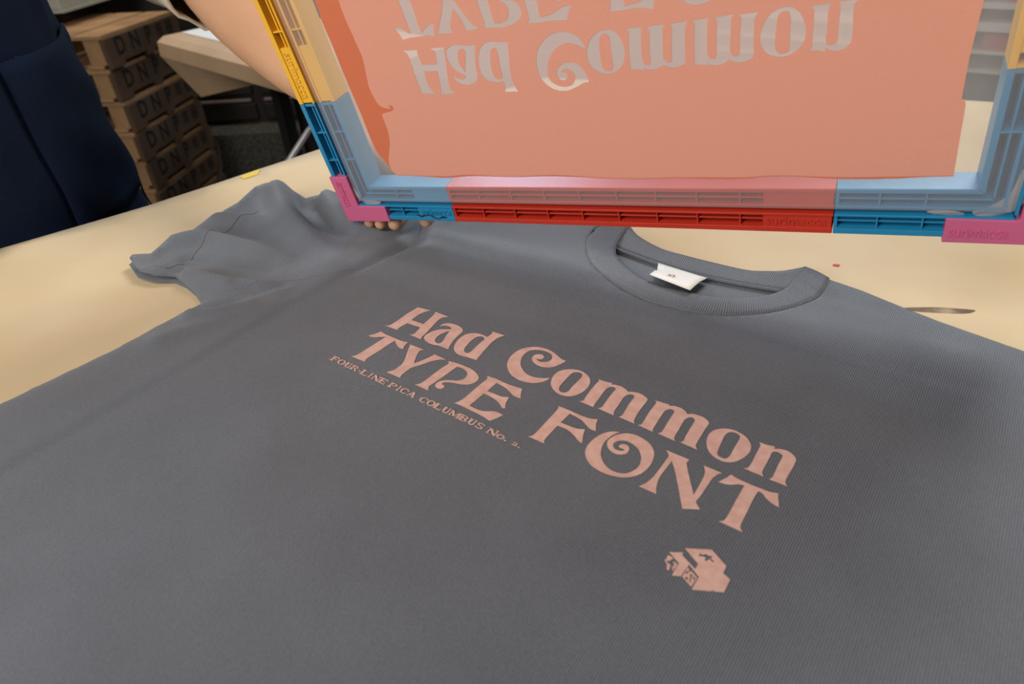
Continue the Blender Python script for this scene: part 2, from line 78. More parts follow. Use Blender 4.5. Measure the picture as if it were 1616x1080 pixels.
def link(name, me, m=None, parent=None, smooth=False):
    o = bpy.data.objects.new(name, me); col.objects.link(o)
    if m is not None:
        me.materials.clear(); me.materials.append(m)
    if parent is not None: o.parent = parent
    if smooth:
        me.polygons.foreach_set('use_smooth', [True] * len(me.polygons))
    return o
def mesh(name, vs, fs, m=None, parent=None, smooth=False):
    me = bpy.data.meshes.new(name); me.from_pydata([tuple(v) for v in vs], [], fs); me.update()
    bm = bmesh.new(); bm.from_mesh(me); bmesh.ops.recalc_face_normals(bm, faces=bm.faces); bm.to_mesh(me); bm.free()
    return link(name, me, m, parent, smooth)
def empty(name, loc=(0, 0, 0), rz=0, parent=None):
    o = bpy.data.objects.new(name, None); col.objects.link(o); o.location = loc; o.rotation_euler = (0, 0, rz)
    o.empty_display_size = .02
    if parent: o.parent = parent
    return o
def tag(o, label=None, cat=None, group=None, kind=None):
    if label: o['label'] = label
    if cat: o['category'] = cat
    if group: o['group'] = group
    if kind: o['kind'] = kind
    return o
BOXF = [(0, 1, 3, 2), (4, 6, 7, 5), (0, 4, 5, 1), (2, 3, 7, 6), (0, 2, 6, 4), (1, 5, 7, 3)]
class MB:
    def __init__(s): s.v = []; s.f = []
    def box(s, x0, x1, y0, y1, z0, z1, fn=None):
        b = len(s.v)
        for x in (x0, x1):
            for y in (y0, y1):
                for z in (z0, z1): s.v.append(fn(x, y, z) if fn else (x, y, z))
        s.f += [tuple(b + i for i in f) for f in BOXF]
    def corners(s, c):      # 8 corners ordered like box
        b = len(s.v); s.v += [tuple(q) for q in c]; s.f += [tuple(b + i for i in f) for f in BOXF]
    def prism(s, poly, z0, z1, fn=None):
        b = len(s.v); n = len(poly)
        for z in (z0, z1):
            for x, y in poly: s.v.append(fn(x, y, z) if fn else (x, y, z))
        s.f.append(tuple(b + i for i in range(n))[::-1]); s.f.append(tuple(b + n + i for i in range(n)))
        for i in range(n):
            j = (i + 1) % n; s.f.append((b + i, b + j, b + n + j, b + n + i))
    def tube(s, pts, rad, seg=10, cap=True):
        pts = [Vector(p) for p in pts]; n = len(pts); b = len(s.v)
        up = Vector((0, 0, 1))
        for i, p in enumerate(pts):
            t = (pts[min(i + 1, n - 1)] - pts[max(i - 1, 0)]).normalized()
            a = t.cross(up)
            if a.length < 1e-3: a = t.cross(Vector((1, 0, 0)))
            a.normalize(); c = a.cross(t)
            r = rad[i] if hasattr(rad, '__len__') else rad
            for k in range(seg):
                q = 2 * math.pi * k / seg; s.v.append(tuple(p + a * (math.cos(q) * r) + c * (math.sin(q) * r)))
        for i in range(n - 1):
            for k in range(seg):
                k2 = (k + 1) % seg; s.f.append((b + i * seg + k, b + i * seg + k2, b + (i + 1) * seg + k2, b + (i + 1) * seg + k))
        if cap:
            s.f.append(tuple(b + k for k in range(seg))[::-1]); s.f.append(tuple(b + (n - 1) * seg + k for k in range(seg)))
    def build(s, name, m, parent=None, smooth=False, bevel=0.):
        o = mesh(name, s.v, s.f, m, parent, smooth)
        if bevel:
            bv = o.modifiers.new('bevel', 'BEVEL'); bv.width = bevel; bv.segments = 2; bv.limit_method = 'ANGLE'
        return o
def catmull(pts, n=6, closed=True):
    """smooth outline; points with a third value are sharp corners"""
    P = [(p[0], p[1], len(p) > 2) for p in pts]; N = len(P); out = []
    rng = range(N) if closed else range(N - 1)
    for i in rng:
        p1 = P[i]; p2 = P[(i + 1) % N]
        p0 = P[i - 1] if (closed or i > 0) else p1
        p3 = P[(i + 2) % N] if (closed or i + 2 < N) else p2
        if p1[2]: p0 = (2 * p1[0] - p2[0], 2 * p1[1] - p2[1], 0)
        if p2[2]: p3 = (2 * p2[0] - p1[0], 2 * p2[1] - p1[1], 0)
        if p1[2] and p2[2]: out.append((p1[0], p1[1])); continue
        for k in range(n):
            t = k / n
            out.append(tuple(.5 * (2 * p1[a] + (p2[a] - p0[a]) * t + (2 * p0[a] - 5 * p1[a] + 4 * p2[a] - p3[a]) * t * t + (3 * p1[a] - p0[a] - 3 * p2[a] + p3[a]) * t ** 3) for a in (0, 1)))
    if not closed: out.append((P[-1][0], P[-1][1]))
    return out
def fill2d(contours, depth=0.0):
    """even-odd filled 2D outlines -> mesh datablock (z = 0 or extruded by depth)"""
    cu = bpy.data.curves.new('outline', 'CURVE'); cu.dimensions = '2D'; cu.fill_mode = 'BOTH'; cu.extrude = depth
    for c in contours:
        sp = cu.splines.new('POLY'); sp.points.add(len(c) - 1)
        for i, p in enumerate(c): sp.points[i].co = (p[0], p[1], 0, 1)
        sp.use_cyclic_u = True
    o = bpy.data.objects.new('outline', cu); col.objects.link(o)
    dg = bpy.context.evaluated_depsgraph_get(); dg.update()
    me = bpy.data.meshes.new_from_object(o.evaluated_get(dg))
    bpy.data.objects.remove(o); bpy.data.curves.remove(cu)
    return me
def text_mesh(body, size, depth=0.0, spacing=1.0, align='CENTER', shear=0.0, bold=0.):
    cu = bpy.data.curves.new('lettering', 'FONT'); cu.body = body; cu.size = size; cu.extrude = depth; cu.space_character = spacing; cu.offset = bold
    cu.align_x = align; cu.align_y = 'CENTER'; cu.resolution_u = 3; cu.shear = shear
    o = bpy.data.objects.new('lettering', cu); col.objects.link(o)
    dg = bpy.context.evaluated_depsgraph_get(); dg.update()
    me = bpy.data.meshes.new_from_object(o.evaluated_get(dg))
    bpy.data.objects.remove(o); bpy.data.curves.remove(cu)
    return me
def remap(me, fn):
    for v in me.vertices: v.co = Vector(fn(v.co.x, v.co.y, v.co.z))
    me.update()
def sm(a, b, x):
    t = np.clip((x - a) / (b - a), 0, 1); return t * t * (3 - 2 * t)

# ------------------------------------------------------------------ materials
def knit_mat(name, rib=False):
    m, nt, b = new_mat(name); b.inputs['Roughness'].default_value = .95; b.inputs['Specular IOR Level'].default_value = .15
    b.inputs['Sheen Weight'].default_value = .25; b.inputs['Sheen Roughness'].default_value = .5
    tc = nt.nodes.new('ShaderNodeTexCoord')
    w = nt.nodes.new('ShaderNodeTexWave'); w.wave_type = 'BANDS'; w.bands_direction = 'X'
    w.inputs['Scale'].default_value = (.314 / .0016) if rib else (.314 / .00125)
    w.inputs['Distortion'].default_value = .6; w.inputs['Detail'].default_value = 1; w.inputs['Detail Scale'].default_value = 3
    nt.links.new(tc.outputs['UV' if rib else 'Object'], w.inputs['Vector'])
    n = nt.nodes.new('ShaderNodeTexNoise'); n.inputs['Scale'].default_value = 900; n.inputs['Detail'].default_value = 3
    n2 = nt.nodes.new('ShaderNodeTexNoise'); n2.inputs['Scale'].default_value = 14; n2.inputs['Detail'].default_value = 5
    for q in (n, n2): nt.links.new(tc.outputs['Object'], q.inputs['Vector'])
    a = nt.nodes.new('ShaderNodeMix'); a.data_type = 'RGBA'; a.inputs['A'].default_value = srgb(93, 98, 106); a.inputs['B'].default_value = srgb(121, 127, 137)
    mr = nt.nodes.new('ShaderNodeMath'); mr.operation = 'MULTIPLY_ADD'; mr.inputs[1].default_value = .45
    nt.links.new(w.outputs['Fac'], mr.inputs[0])
    mm = nt.nodes.new('ShaderNodeMath'); mm.operation = 'MULTIPLY_ADD'; mm.inputs[1].default_value = .9; mm.inputs[2].default_value = -.2
    nt.links.new(n.outputs['Fac'], mm.inputs[0]); nt.links.new(mm.outputs[0], mr.inputs[2])
    nt.links.new(mr.outputs[0], a.inputs['Factor'])
    c = nt.nodes.new('ShaderNodeMix'); c.data_type = 'RGBA'; c.blend_type = 'MULTIPLY'; c.inputs['Factor'].default_value = 1
    cr = nt.nodes.new('ShaderNodeMapRange'); cr.inputs['From Min'].default_value = .3; cr.inputs['From Max'].default_value = .7; cr.inputs['To Min'].default_value = .9; cr.inputs['To Max'].default_value = 1.06
    nt.links.new(n2.outputs['Fac'], cr.inputs['Value'])
    nt.links.new(a.outputs['Result'], c.inputs['A']); nt.links.new(cr.outputs['Result'], c.inputs['B'])
    at = nt.nodes.new('ShaderNodeAttribute'); at.attribute_name = 'chest_tone'      # darker chest cloth from a straight edge below the collar, fading towards the hem
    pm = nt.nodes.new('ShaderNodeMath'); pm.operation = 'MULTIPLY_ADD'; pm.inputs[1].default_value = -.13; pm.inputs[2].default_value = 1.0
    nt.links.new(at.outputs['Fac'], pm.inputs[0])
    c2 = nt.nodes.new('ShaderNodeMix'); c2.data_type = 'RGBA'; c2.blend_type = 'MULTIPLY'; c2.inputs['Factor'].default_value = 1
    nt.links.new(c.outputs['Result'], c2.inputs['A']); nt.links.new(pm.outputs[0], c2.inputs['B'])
    nt.links.new(c2.outputs['Result'], b.inputs['Base Color'])
    add = nt.nodes.new('ShaderNodeMath'); add.operation = 'ADD'
    nt.links.new(w.outputs['Fac'], add.inputs[0]); nt.links.new(n.outputs['Fac'], add.inputs[1])
    bp = nt.nodes.new('ShaderNodeBump'); bp.inputs['Distance'].default_value = .0006 if rib else .00032; bp.inputs['Strength'].default_value = 1
    nt.links.new(add.outputs[0], bp.inputs['Height']); nt.links.new(bp.outputs['Normal'], b.inputs['Normal'])
    return m
M = {}
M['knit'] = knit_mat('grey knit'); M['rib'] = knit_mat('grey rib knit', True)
M['seam'] = mat('dark grey seam', srgb(92, 94, 98), .95, noise_amt=.2, noise_scale=800, spec=.1)
M['print'] = mat('pink print', srgb(224, 188, 177), .8, c2=srgb(212, 171, 159), noise_scale=160, bump=.00015, bump_scale=900, spec=.2, detail=6)
M['paper'] = mat('cream kraft paper', srgb(221, 201, 167), .75, c2=srgb(208, 184, 144), noise_scale=5, bump=.0006, bump_scale=9, spec=.25, detail=6)
M['paper_brown'] = mat('brown kraft paper', srgb(196, 165, 132), .8, noise_amt=.12, noise_scale=6, bump=.002, bump_scale=8, spec=.2)
M['label'] = mat('white satin label', srgb(238, 236, 230), .5, noise_amt=.03, noise_scale=300, bump=.0001, bump_scale=1200)
M['black_ink'] = mat('black stencil ink', srgb(22, 20, 19), .8, noise_amt=.3, noise_scale=60)
M['yellow'] = mat('yellow plastic', srgb(240, 184, 52), .38, noise_amt=.05, noise_scale=30, bump=.0001, bump_scale=500)
M['blue'] = mat('blue plastic', srgb(36, 134, 180), .38, noise_amt=.05, noise_scale=30, bump=.0001, bump_scale=500)
M['red'] = mat('red plastic', srgb(196, 54, 36), .38, noise_amt=.06, noise_scale=30, bump=.0001, bump_scale=500)
M['pink'] = mat('pink plastic', srgb(206, 100, 140), .38, noise_amt=.04, noise_scale=30, bump=.0001, bump_scale=500)
M['pallet'] = mat('pallet plywood', srgb(176, 138, 98), .85, noise_amt=.3, noise_scale=9, bump=.001, bump_scale=60)
M['pallet_side'] = mat('dark weathered pallet board', srgb(92, 70, 52), .9, noise_amt=.35, noise_scale=8, bump=.001, bump_scale=60)
M['carpet'] = mat('dark carpet', srgb(92, 90, 84), .98, noise_amt=.7, noise_scale=110, bump=.004, bump_scale=300, spec=.05)
M['panel'] = mat('black brown panel', srgb(30, 24, 22), .5, noise_amt=.2, noise_scale=5)
M['dark_wall'] = mat('dark wall paint', srgb(44, 40, 38), .9, noise_amt=.1, noise_scale=3)
M['grey_wall'] = mat('grey wall paint', srgb(150, 146, 136), .9, noise_amt=.08, noise_scale=3)
M['machine'] = mat('grey machine enamel', srgb(170, 172, 162), .5, noise_amt=.05, noise_scale=20)
M['black'] = mat('black rubber', srgb(20, 20, 20), .7, noise_amt=.1)
M['moulding'] = mat('brown grey moulding', srgb(120, 104, 98), .5, noise_amt=.1)
M['steel'] = mat('brushed chrome tube', srgb(225, 225, 228), .3, metal=.3)
M['navy'] = mat('navy cotton twill', srgb(19, 34, 60), .9, c2=srgb(11, 21, 40), noise_scale=7, bump=.0012, bump_scale=900, spec=.15)
M['navy_seam'] = mat('navy seam thread', srgb(11, 19, 34), .9, noise_amt=.1)
M['cream_cloth'] = mat('cream jersey', srgb(214, 204, 188), .9, noise_amt=.08, noise_scale=30, bump=.0008, bump_scale=700, spec=.15)
M['trouser'] = mat('black trouser cloth', srgb(24, 24, 28), .9, noise_amt=.1)
M['hair'] = mat('dark hair', srgb(28, 22, 20), .6, noise_amt=.4, noise_scale=120, bump=.002)
M['white_shelf'] = mat('white shelf', srgb(228, 224, 216), .6, noise_amt=.04)
M['red_box'] = mat('faded red card', srgb(190, 110, 100), .8, noise_amt=.1)
M['dot'] = mat('orange ink drop', srgb(215, 84, 40), .5, noise_amt=.1)
M['stain'] = mat('dark ink smear on paper', srgb(150, 136, 116), .8, c2=srgb(205, 184, 150), noise_scale=90, detail=8)
def smear_mat():
    m, nt, b = new_mat('dark ink smear'); b.inputs['Base Color'].default_value = srgb(118, 104, 86); b.inputs['Roughness'].default_value = .8
    tc = nt.nodes.new('ShaderNodeTexCoord'); n = nt.nodes.new('ShaderNodeTexNoise'); n.inputs['Scale'].default_value = 60; n.inputs['Detail'].default_value = 6
    mr = nt.nodes.new('ShaderNodeMapRange'); mr.inputs['From Min'].default_value = .25; mr.inputs['From Max'].default_value = .7; mr.inputs['To Min'].default_value = .0; mr.inputs['To Max'].default_value = .62
    nt.links.new(tc.outputs['Object'], n.inputs['Vector']); nt.links.new(n.outputs['Fac'], mr.inputs['Value']); nt.links.new(mr.outputs['Result'], b.inputs['Alpha']); return m
M['stain'] = smear_mat()
M['tape'] = mat('yellow tape', srgb(226, 196, 70), .5, noise_amt=.05)
def skin_mat():
    m, nt, b = new_mat('skin'); b.inputs['Base Color'].default_value = srgb(222, 176, 146); b.inputs['Roughness'].default_value = .5
    b.inputs['Subsurface Weight'].default_value = .15; b.inputs['Subsurface Radius'].default_value = (.012, .005, .003); b.inputs['Subsurface Scale'].default_value = .4
    tc = nt.nodes.new('ShaderNodeTexCoord'); n = nt.nodes.new('ShaderNodeTexNoise'); n.inputs['Scale'].default_value = 14; n.inputs['Detail'].default_value = 6
    r = nt.nodes.new('ShaderNodeMix'); r.data_type = 'RGBA'; r.inputs['A'].default_value = srgb(210, 167, 131); r.inputs['B'].default_value = srgb(198, 148, 118)
    nt.links.new(tc.outputs['Object'], n.inputs['Vector']); nt.links.new(n.outputs['Fac'], r.inputs['Factor']); nt.links.new(r.outputs['Result'], b.inputs['Base Color'])
    n2 = nt.nodes.new('ShaderNodeTexNoise'); n2.inputs['Scale'].default_value = 500; nt.links.new(tc.outputs['Object'], n2.inputs['Vector'])
    bp = nt.nodes.new('ShaderNodeBump'); bp.inputs['Distance'].default_value = .0004; nt.links.new(n2.outputs['Fac'], bp.inputs['Height']); nt.links.new(bp.outputs['Normal'], b.inputs['Normal'])
    return m
M['skin'] = skin_mat()
def gauze_mat(name='screen gauze', lo=.27, hi=.33):
    """open weave: part of the light goes straight through, the threads scatter the rest"""
    m = bpy.data.materials.new(name); m.use_nodes = True; nt = m.node_tree; nt.nodes.clear()
    out = nt.nodes.new('ShaderNodeOutputMaterial'); tr = nt.nodes.new('ShaderNodeBsdfTransparent')
    d = nt.nodes.new('ShaderNodeBsdfDiffuse'); d.inputs['Color'].default_value = srgb(226, 222, 220)
    t = nt.nodes.new('ShaderNodeBsdfTranslucent'); t.inputs['Color'].default_value = srgb(226, 222, 220)
    a = nt.nodes.new('ShaderNodeMixShader'); a.inputs[0].default_value = .35
    nt.links.new(d.outputs[0], a.inputs[1]); nt.links.new(t.outputs[0], a.inputs[2])
    mx = nt.nodes.new('ShaderNodeMixShader')
    tc = nt.nodes.new('ShaderNodeTexCoord'); n = nt.nodes.new('ShaderNodeTexNoise'); n.inputs['Scale'].default_value = 25
    mr = nt.nodes.new('ShaderNodeMapRange'); mr.inputs['To Min'].default_value = lo; mr.inputs['To Max'].default_value = hi
    nt.links.new(tc.outputs['Object'], n.inputs['Vector']); nt.links.new(n.outputs['Fac'], mr.inputs['Value']); nt.links.new(mr.outputs['Result'], mx.inputs[0])
    nt.links.new(tr.outputs[0], mx.inputs[1]); nt.links.new(a.outputs[0], mx.inputs[2]); nt.links.new(mx.outputs[0], out.inputs[0])
    return m
M['gauze'] = gauze_mat(); M['gauze_folded'] = gauze_mat('folded gauze', .25, .85)
def ink_mat(name, c, k):
    m = bpy.data.materials.new(name); m.use_nodes = True; nt = m.node_tree; nt.nodes.clear()
    out = nt.nodes.new('ShaderNodeOutputMaterial')
    p = nt.nodes.new('ShaderNodeBsdfPrincipled'); p.inputs['Roughness'].default_value = .6; p.inputs['Base Color'].default_value = c
    t = nt.nodes.new('ShaderNodeBsdfTranslucent'); t.inputs['Color'].default_value = c
    tc = nt.nodes.new('ShaderNodeTexCoord'); w = nt.nodes.new('ShaderNodeTexNoise'); w.inputs['Scale'].default_value = 1400
    mp = nt.nodes.new('ShaderNodeMix'); mp.data_type = 'RGBA'; mp.inputs['A'].default_value = c; mp.inputs['B'].default_value = tuple(x * .82 for x in c[:3]) + (1,)
    nt.links.new(tc.outputs['Object'], w.inputs['Vector']); nt.links.new(w.outputs['Fac'], mp.inputs['Factor']); nt.links.new(mp.outputs['Result'], p.inputs['Base Color'])
    mx = nt.nodes.new('ShaderNodeMixShader'); mx.inputs[0].default_value = k
    nt.links.new(p.outputs[0], mx.inputs[1]); nt.links.new(t.outputs[0], mx.inputs[2]); nt.links.new(mx.outputs[0], out.inputs[0])
    return m
M['ink'] = ink_mat('coral ink coat', srgb(236, 164, 140), .22)
def haze_mat():
    # open lettering: bare gauze with a thin whitish pink residue of ink
    m = bpy.data.materials.new('ink residue'); m.use_nodes = True; nt = m.node_tree; nt.nodes.clear()
    out = nt.nodes.new('ShaderNodeOutputMaterial'); tr = nt.nodes.new('ShaderNodeBsdfTransparent'); d = nt.nodes.new('ShaderNodeBsdfDiffuse'); d.inputs['Color'].default_value = srgb(236, 212, 204)
    mx = nt.nodes.new('ShaderNodeMixShader'); mx.inputs[0].default_value = .62
    nt.links.new(tr.outputs[0], mx.inputs[1]); nt.links.new(d.outputs[0], mx.inputs[2]); nt.links.new(mx.outputs[0], out.inputs[0]); return m
M['residue'] = haze_mat()
M['ink_thick'] = ink_mat('thick orange ink coat', srgb(222, 122, 84), .22)

# ------------------------------------------------------------------ room shell
FLOOR = -0.875
def struct(name, mb, m): return tag(mb.build(name, m), kind='structure')
b = MB(); b.box(-5, 3, -3, 5, FLOOR - .05, FLOOR); struct('floor', b, M['carpet'])
b = MB(); b.box(-5, 3, -3, 5, 1.8, 1.85); struct('ceiling', b, M['grey_wall'])
b = MB(); b.box(-5.05, -5, -3, 5, FLOOR, 1.8); struct('wall_left', b, M['dark_wall'])
b = MB(); b.box(3, 3.05, -3, 5, FLOOR, 1.8); struct('wall_right', b, M['grey_wall'])
b = MB(); b.box(-5, 3, 5, 5.05, FLOOR, 1.8); struct('wall_back', b, M['grey_wall'])
b = MB(); b.box(-5, 3, -3.05, -3, FLOOR, 1.8); struct('wall_front', b, M['grey_wall'])

# ------------------------------------------------------------------ work table and its paper
EDGE = [(p[0], p[1]) for p in OUT['table_edge']]
near = (-0.56, -0.75); 
tab = [near, (-0.4600, -0.22)] + EDGE + [(-0.335, .46), (-.29, .652), (0.2698, .7744), (1.05, .94), (1.15, -.75)]
root = empty('work_table', (0.3, 0.05, FLOOR)); tag(root, 'large work table covered in cream paper under the grey T-shirt', 'table')
off = Vector((0.3, 0.05, FLOOR))
def wmat(o):
    return (wmat(o.parent) @ o.matrix_parent_inverse if o.parent else Matrix()) @ o.matrix_basis
def rel(o, r):      # parent without moving: o's mesh is in world coordinates
    o.parent = r; o.matrix_parent_inverse = wmat(r).inverted(); return o
inset = [(x + (.3 - x) * .012, y + (.05 - y) * .012) for x, y in tab]
b = MB(); b.prism(inset, -.032, -.0012); rel(b.build('tabletop', M['pallet'], None, bevel=.002), root)
for x, y in ((-.36, -.62), (1.02, -.62), (-.2, .60), (.95, .80)):
    b = MB(); b.box(x - .025, x + .025, y - .025, y + .025, FLOOR, -.032); rel(b.build('leg', M['steel']), root)
# paper: fine boundary with a slightly wavy edge
def sheet_from_outline(name, outline, hfun, spacing, m, parent=None, solid=0., zb=None, extra=None):
    P = [Vector(p[:2]) for p in outline]; dense = []; zd = []
    for i in range(len(P)):
        a, c = P[i], P[(i + 1) % len(P)]; k = max(1, int((c - a).length / spacing))
        for j in range(k):
            t = j / k; dense.append(a.lerp(c, t))
            if zb is not None: zd.append(zb[i] * (1 - t) + zb[(i + 1) % len(P)] * t)
    xs = [p.x for p in dense]; ys = [p.y for p in dense]
    D = np.array([(p.x, p.y) for p in dense])
    gx = np.arange(min(xs), max(xs), spacing); gy = np.arange(min(ys), max(ys), spacing * .866)
    pts = np.array([(x + (spacing / 2 if r % 2 else 0), y) for r, y in enumerate(gy) for x in gx])
    # inside test
    A = D; B = np.roll(D, -1, 0); inside = np.zeros(len(pts), bool)
    for (ax, ay), (bx, by) in zip(A, B):
        cr = ((ay > pts[:, 1]) != (by > pts[:, 1]))
        with np.errstate(divide='ignore', invalid='ignore'):
            xi = (bx - ax) * (pts[:, 1] - ay) / ((by - ay) if by != ay else 1e-12) + ax
        inside ^= cr & (pts[:, 0] < xi)
    pts = pts[inside]
    dmin = np.full(len(pts), 9.); near_i = np.zeros(len(pts), int)
    for i in range(0, len(pts), 4000):
        dd = np.linalg.norm(pts[i:i + 4000, None] - D[None], axis=2); near_i[i:i + 4000] = dd.argmin(1); dmin[i:i + 4000] = dd.min(1)
    keep = dmin > spacing * .55; pts = pts[keep]; dmin = dmin[keep]; near_i = near_i[keep]
    allp = [tuple(p) for p in D] + [tuple(p) for p in pts]
    n = len(D)
    vs, es, fs, *_ = delaunay_2d_cdt([Vector(p) for p in allp], [(i, (i + 1) % n) for i in range(n)], [], 1, 1e-7)
    V = np.array([(v.x, v.y) for v in vs])
    H = hfun(V[:, 0], V[:, 1])
    if zb is not None:
        zd = np.array(zd); HD = hfun(D[:, 0], D[:, 1])
        for i in range(0, len(V), 4000):
            dd = np.linalg.norm(V[i:i + 4000, None] - D[None], axis=2); k = dd.argmin(1); d = dd.min(1)
            Ls = np.where(zd[k] < .0062, .0055, .020)
            # blend the heights of the rim points by inverse distance so that no ridge forms
            wgt = 1 / (dd ** 2 + 1e-7); zz = (wgt * (zd - HD)[None]).sum(1) / wgt.sum(1)
            dz = np.where(d < 1e-5, (zd - HD)[k], zz)
            H[i:i + 4000] += dz * np.exp(-(d / Ls) ** 1.3)
    o = mesh(name, [(x, y, z) for (x, y), z in zip(V, H)], [tuple(f) for f in fs], m, parent, True)
    if o.data.polygons[0].normal.z < 0: o.data.flip_normals()
    if solid:
        s = o.modifiers.new('thickness', 'SOLIDIFY'); s.thickness = solid; s.offset = -1
    return o
def paper_h(x, y):
    return -.0002 + .0000 * x
pap = []
for i in range(len(tab)):
    a, c = Vector(tab[i]), Vector(tab[(i + 1) % len(tab)]); k = max(1, int((c - a).length / .03))
    for j in range(k):
        q = a.lerp(c, j / k); w = .0022 * noise.noise(Vector((q.x * 14, q.y * 14, 0))); pap.append((q.x + w, q.y + w * .6))
paper = sheet_from_outline('paper_sheet', pap, paper_h, .03, M['paper'], None, .0006)
tag(paper, 'cream paper sheet spread over the work table under the T-shirt', 'paper')
# small marks on the paper
def blob(name, c, rx, ry, rot, m, z=.0001, seed=0):
    pts = []
    for k in range(26):
        a = 2 * math.pi * k / 26; r = 1 + .18 * noise.noise(Vector((math.cos(a) * 1.5 + seed, math.sin(a) * 1.5, seed)))
        x, y = rx * r * math.cos(a), ry * r * math.sin(a)
        pts.append((c[0] + x * math.cos(rot) - y * math.sin(rot), c[1] + x * math.sin(rot) + y * math.cos(rot)))
    b = MB(); b.prism(pts, z - .0002, z + .0003); return b.build(name, m, None)
d = OUT['dot'][0]; o = blob('ink_drop', d, .0028, .0016, .5, M['dot'], seed=3); rel(o, paper); 
s0, s1 = OUT['stain'][0], OUT['stain'][2]
o = blob('ink_smear', ((s0[0] + s1[0]) / 2, (s0[1] + s1[1]) / 2), .024, .0034, math.atan2(s1[1] - s0[1], s1[0] - s0[0]), M['stain'], seed=6); rel(o, paper)
t0, t1, t2_ = [Vector(p) for p in OUT['tape']]
b = MB(); b.prism([(t0.x - .008, t0.y), (t0.x + .004, t0.y - .002), (t1.x + .008, t1.y), (t1.x - .004, t1.y + .012)], .0001, .0006); tag(b.build('tape_strip', M['tape']), 'small piece of yellow tape on the far left table edge', 'tape')

# ------------------------------------------------------------------ T-shirt
def ridge(x, y, pts, amp, wid):
    best = np.full(x.shape, 9.); tt = np.zeros(x.shape); n = len(pts) - 1
    for i in range(n):
        ax, ay = pts[i][:2]; bx, by = pts[i + 1][:2]; L2 = (bx - ax) ** 2 + (by - ay) ** 2
        t = np.clip(((x - ax) * (bx - ax) + (y - ay) * (by - ay)) / L2, 0, 1)
        d = np.hypot(x - ax - t * (bx - ax), y - ay - t * (by - ay))
        m_ = d < best; best = np.where(m_, d, best); tt = np.where(m_, (i + t) / n, tt)
    a = amp[0] * (1 - tt) + amp[1] * tt
    return a * np.exp(-(best / wid) ** 2)
vnoise = np.vectorize(lambda a, c, s: noise.noise(Vector((a * s, c * s, s * .37))))
def cloth_h(x, y):
    x = np.asarray(x, float); y = np.asarray(y, float)
    press = sm(-.082, -.092, -x) * 0 + sm(-.090, -.080, x) * sm(.128, .123, y)
    z = ZP + .0016 * (1 - press)
    out = 1 - press
    z += .0010 * vnoise(x, y, 18) * out * sm(-.30, -.1, y)
    for pts, amp, w in RIDGES: z += ridge(x, y, pts, amp, w) * (out if w > .003 else 1)
    z -= .0055 * np.exp(-(((x + .105) / .045) ** 2 + ((y - .118) / .022) ** 2) ** 1.5)
    return np.maximum(z, .0016)
RIDGES = [([r[:2] for r in pts], amp, w) for pts, amp, w in WR]
LS = OUT['sleeve_left']
left_side = [(-.175, -.66, .002), (-.166, -.40, .002)] + [tuple(p) for p in LS]
sh_left = [(-.165, .158, .008), (-.10, .176, .007), (-.03, .200, .007), (.030, .216, .007), (.058, .2206, .007)]
seam = [tuple(p) for p in OUT['front_seam']]; seam_c = catmull([(p[0], p[1]) for p in seam], 4, False)
seam_z = [.0072] * len(seam_c)
right = [tuple(p) for p in OUT['shoulder_right']][3:] + [(.45, .172, .005), (.53, .140, .008), (.590, .110, .010), (.600, .02, .008), (.588, -.045, .006), (.52, -.042, .004), (.462, -.052, .003), (.462, -.2, .002), (.466, -.66, .002)]
r0 = [tuple(p) for p in OUT['shoulder_right']][2:3]
outline = left_side + sh_left + [(p[0], p[1], z) for p, z in zip(seam_c[1:-1], seam_z[1:-1])] + r0 + right
shirt = empty('t_shirt', (0.15, -.1, 0)); tag(shirt, 'charcoal grey T-shirt laid flat on the papered table with pink lettering printed on its chest', 't-shirt')
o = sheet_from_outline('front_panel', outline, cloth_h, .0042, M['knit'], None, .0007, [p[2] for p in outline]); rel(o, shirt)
pv = np.array([v.co[:2] for v in o.data.vertices]); pa_ = o.data.attributes.new('chest_tone', 'FLOAT', 'POINT')
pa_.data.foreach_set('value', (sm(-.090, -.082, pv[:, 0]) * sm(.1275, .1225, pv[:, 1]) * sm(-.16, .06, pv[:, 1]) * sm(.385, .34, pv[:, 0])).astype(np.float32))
back = left_side + sh_left[:-1] + [(.064, .226, .006)] + [tuple(p) for p in OUT['back_top']][:-1] + [(.2292, .2285, .006), (.243, .2240, .006)] + right
def back_h(x, y): return np.full(np.shape(x), .0022)
bz = [max(.0008, p[2] * .5 - .001) if p[2] < .013 else p[2] - .004 for p in back]
back2 = []
for p in back:      # the lower layer peeps out a little at the sleeve hem
    k = .0022 if (p[2] >= .006 and p[0] < -.2) else 0
    back2.append((p[0] - k * .9, p[1] - k * .9))
o = sheet_from_outline('back_panel', back2, back_h, .008, M['knit'], None, .0006, bz); rel(o, shirt)
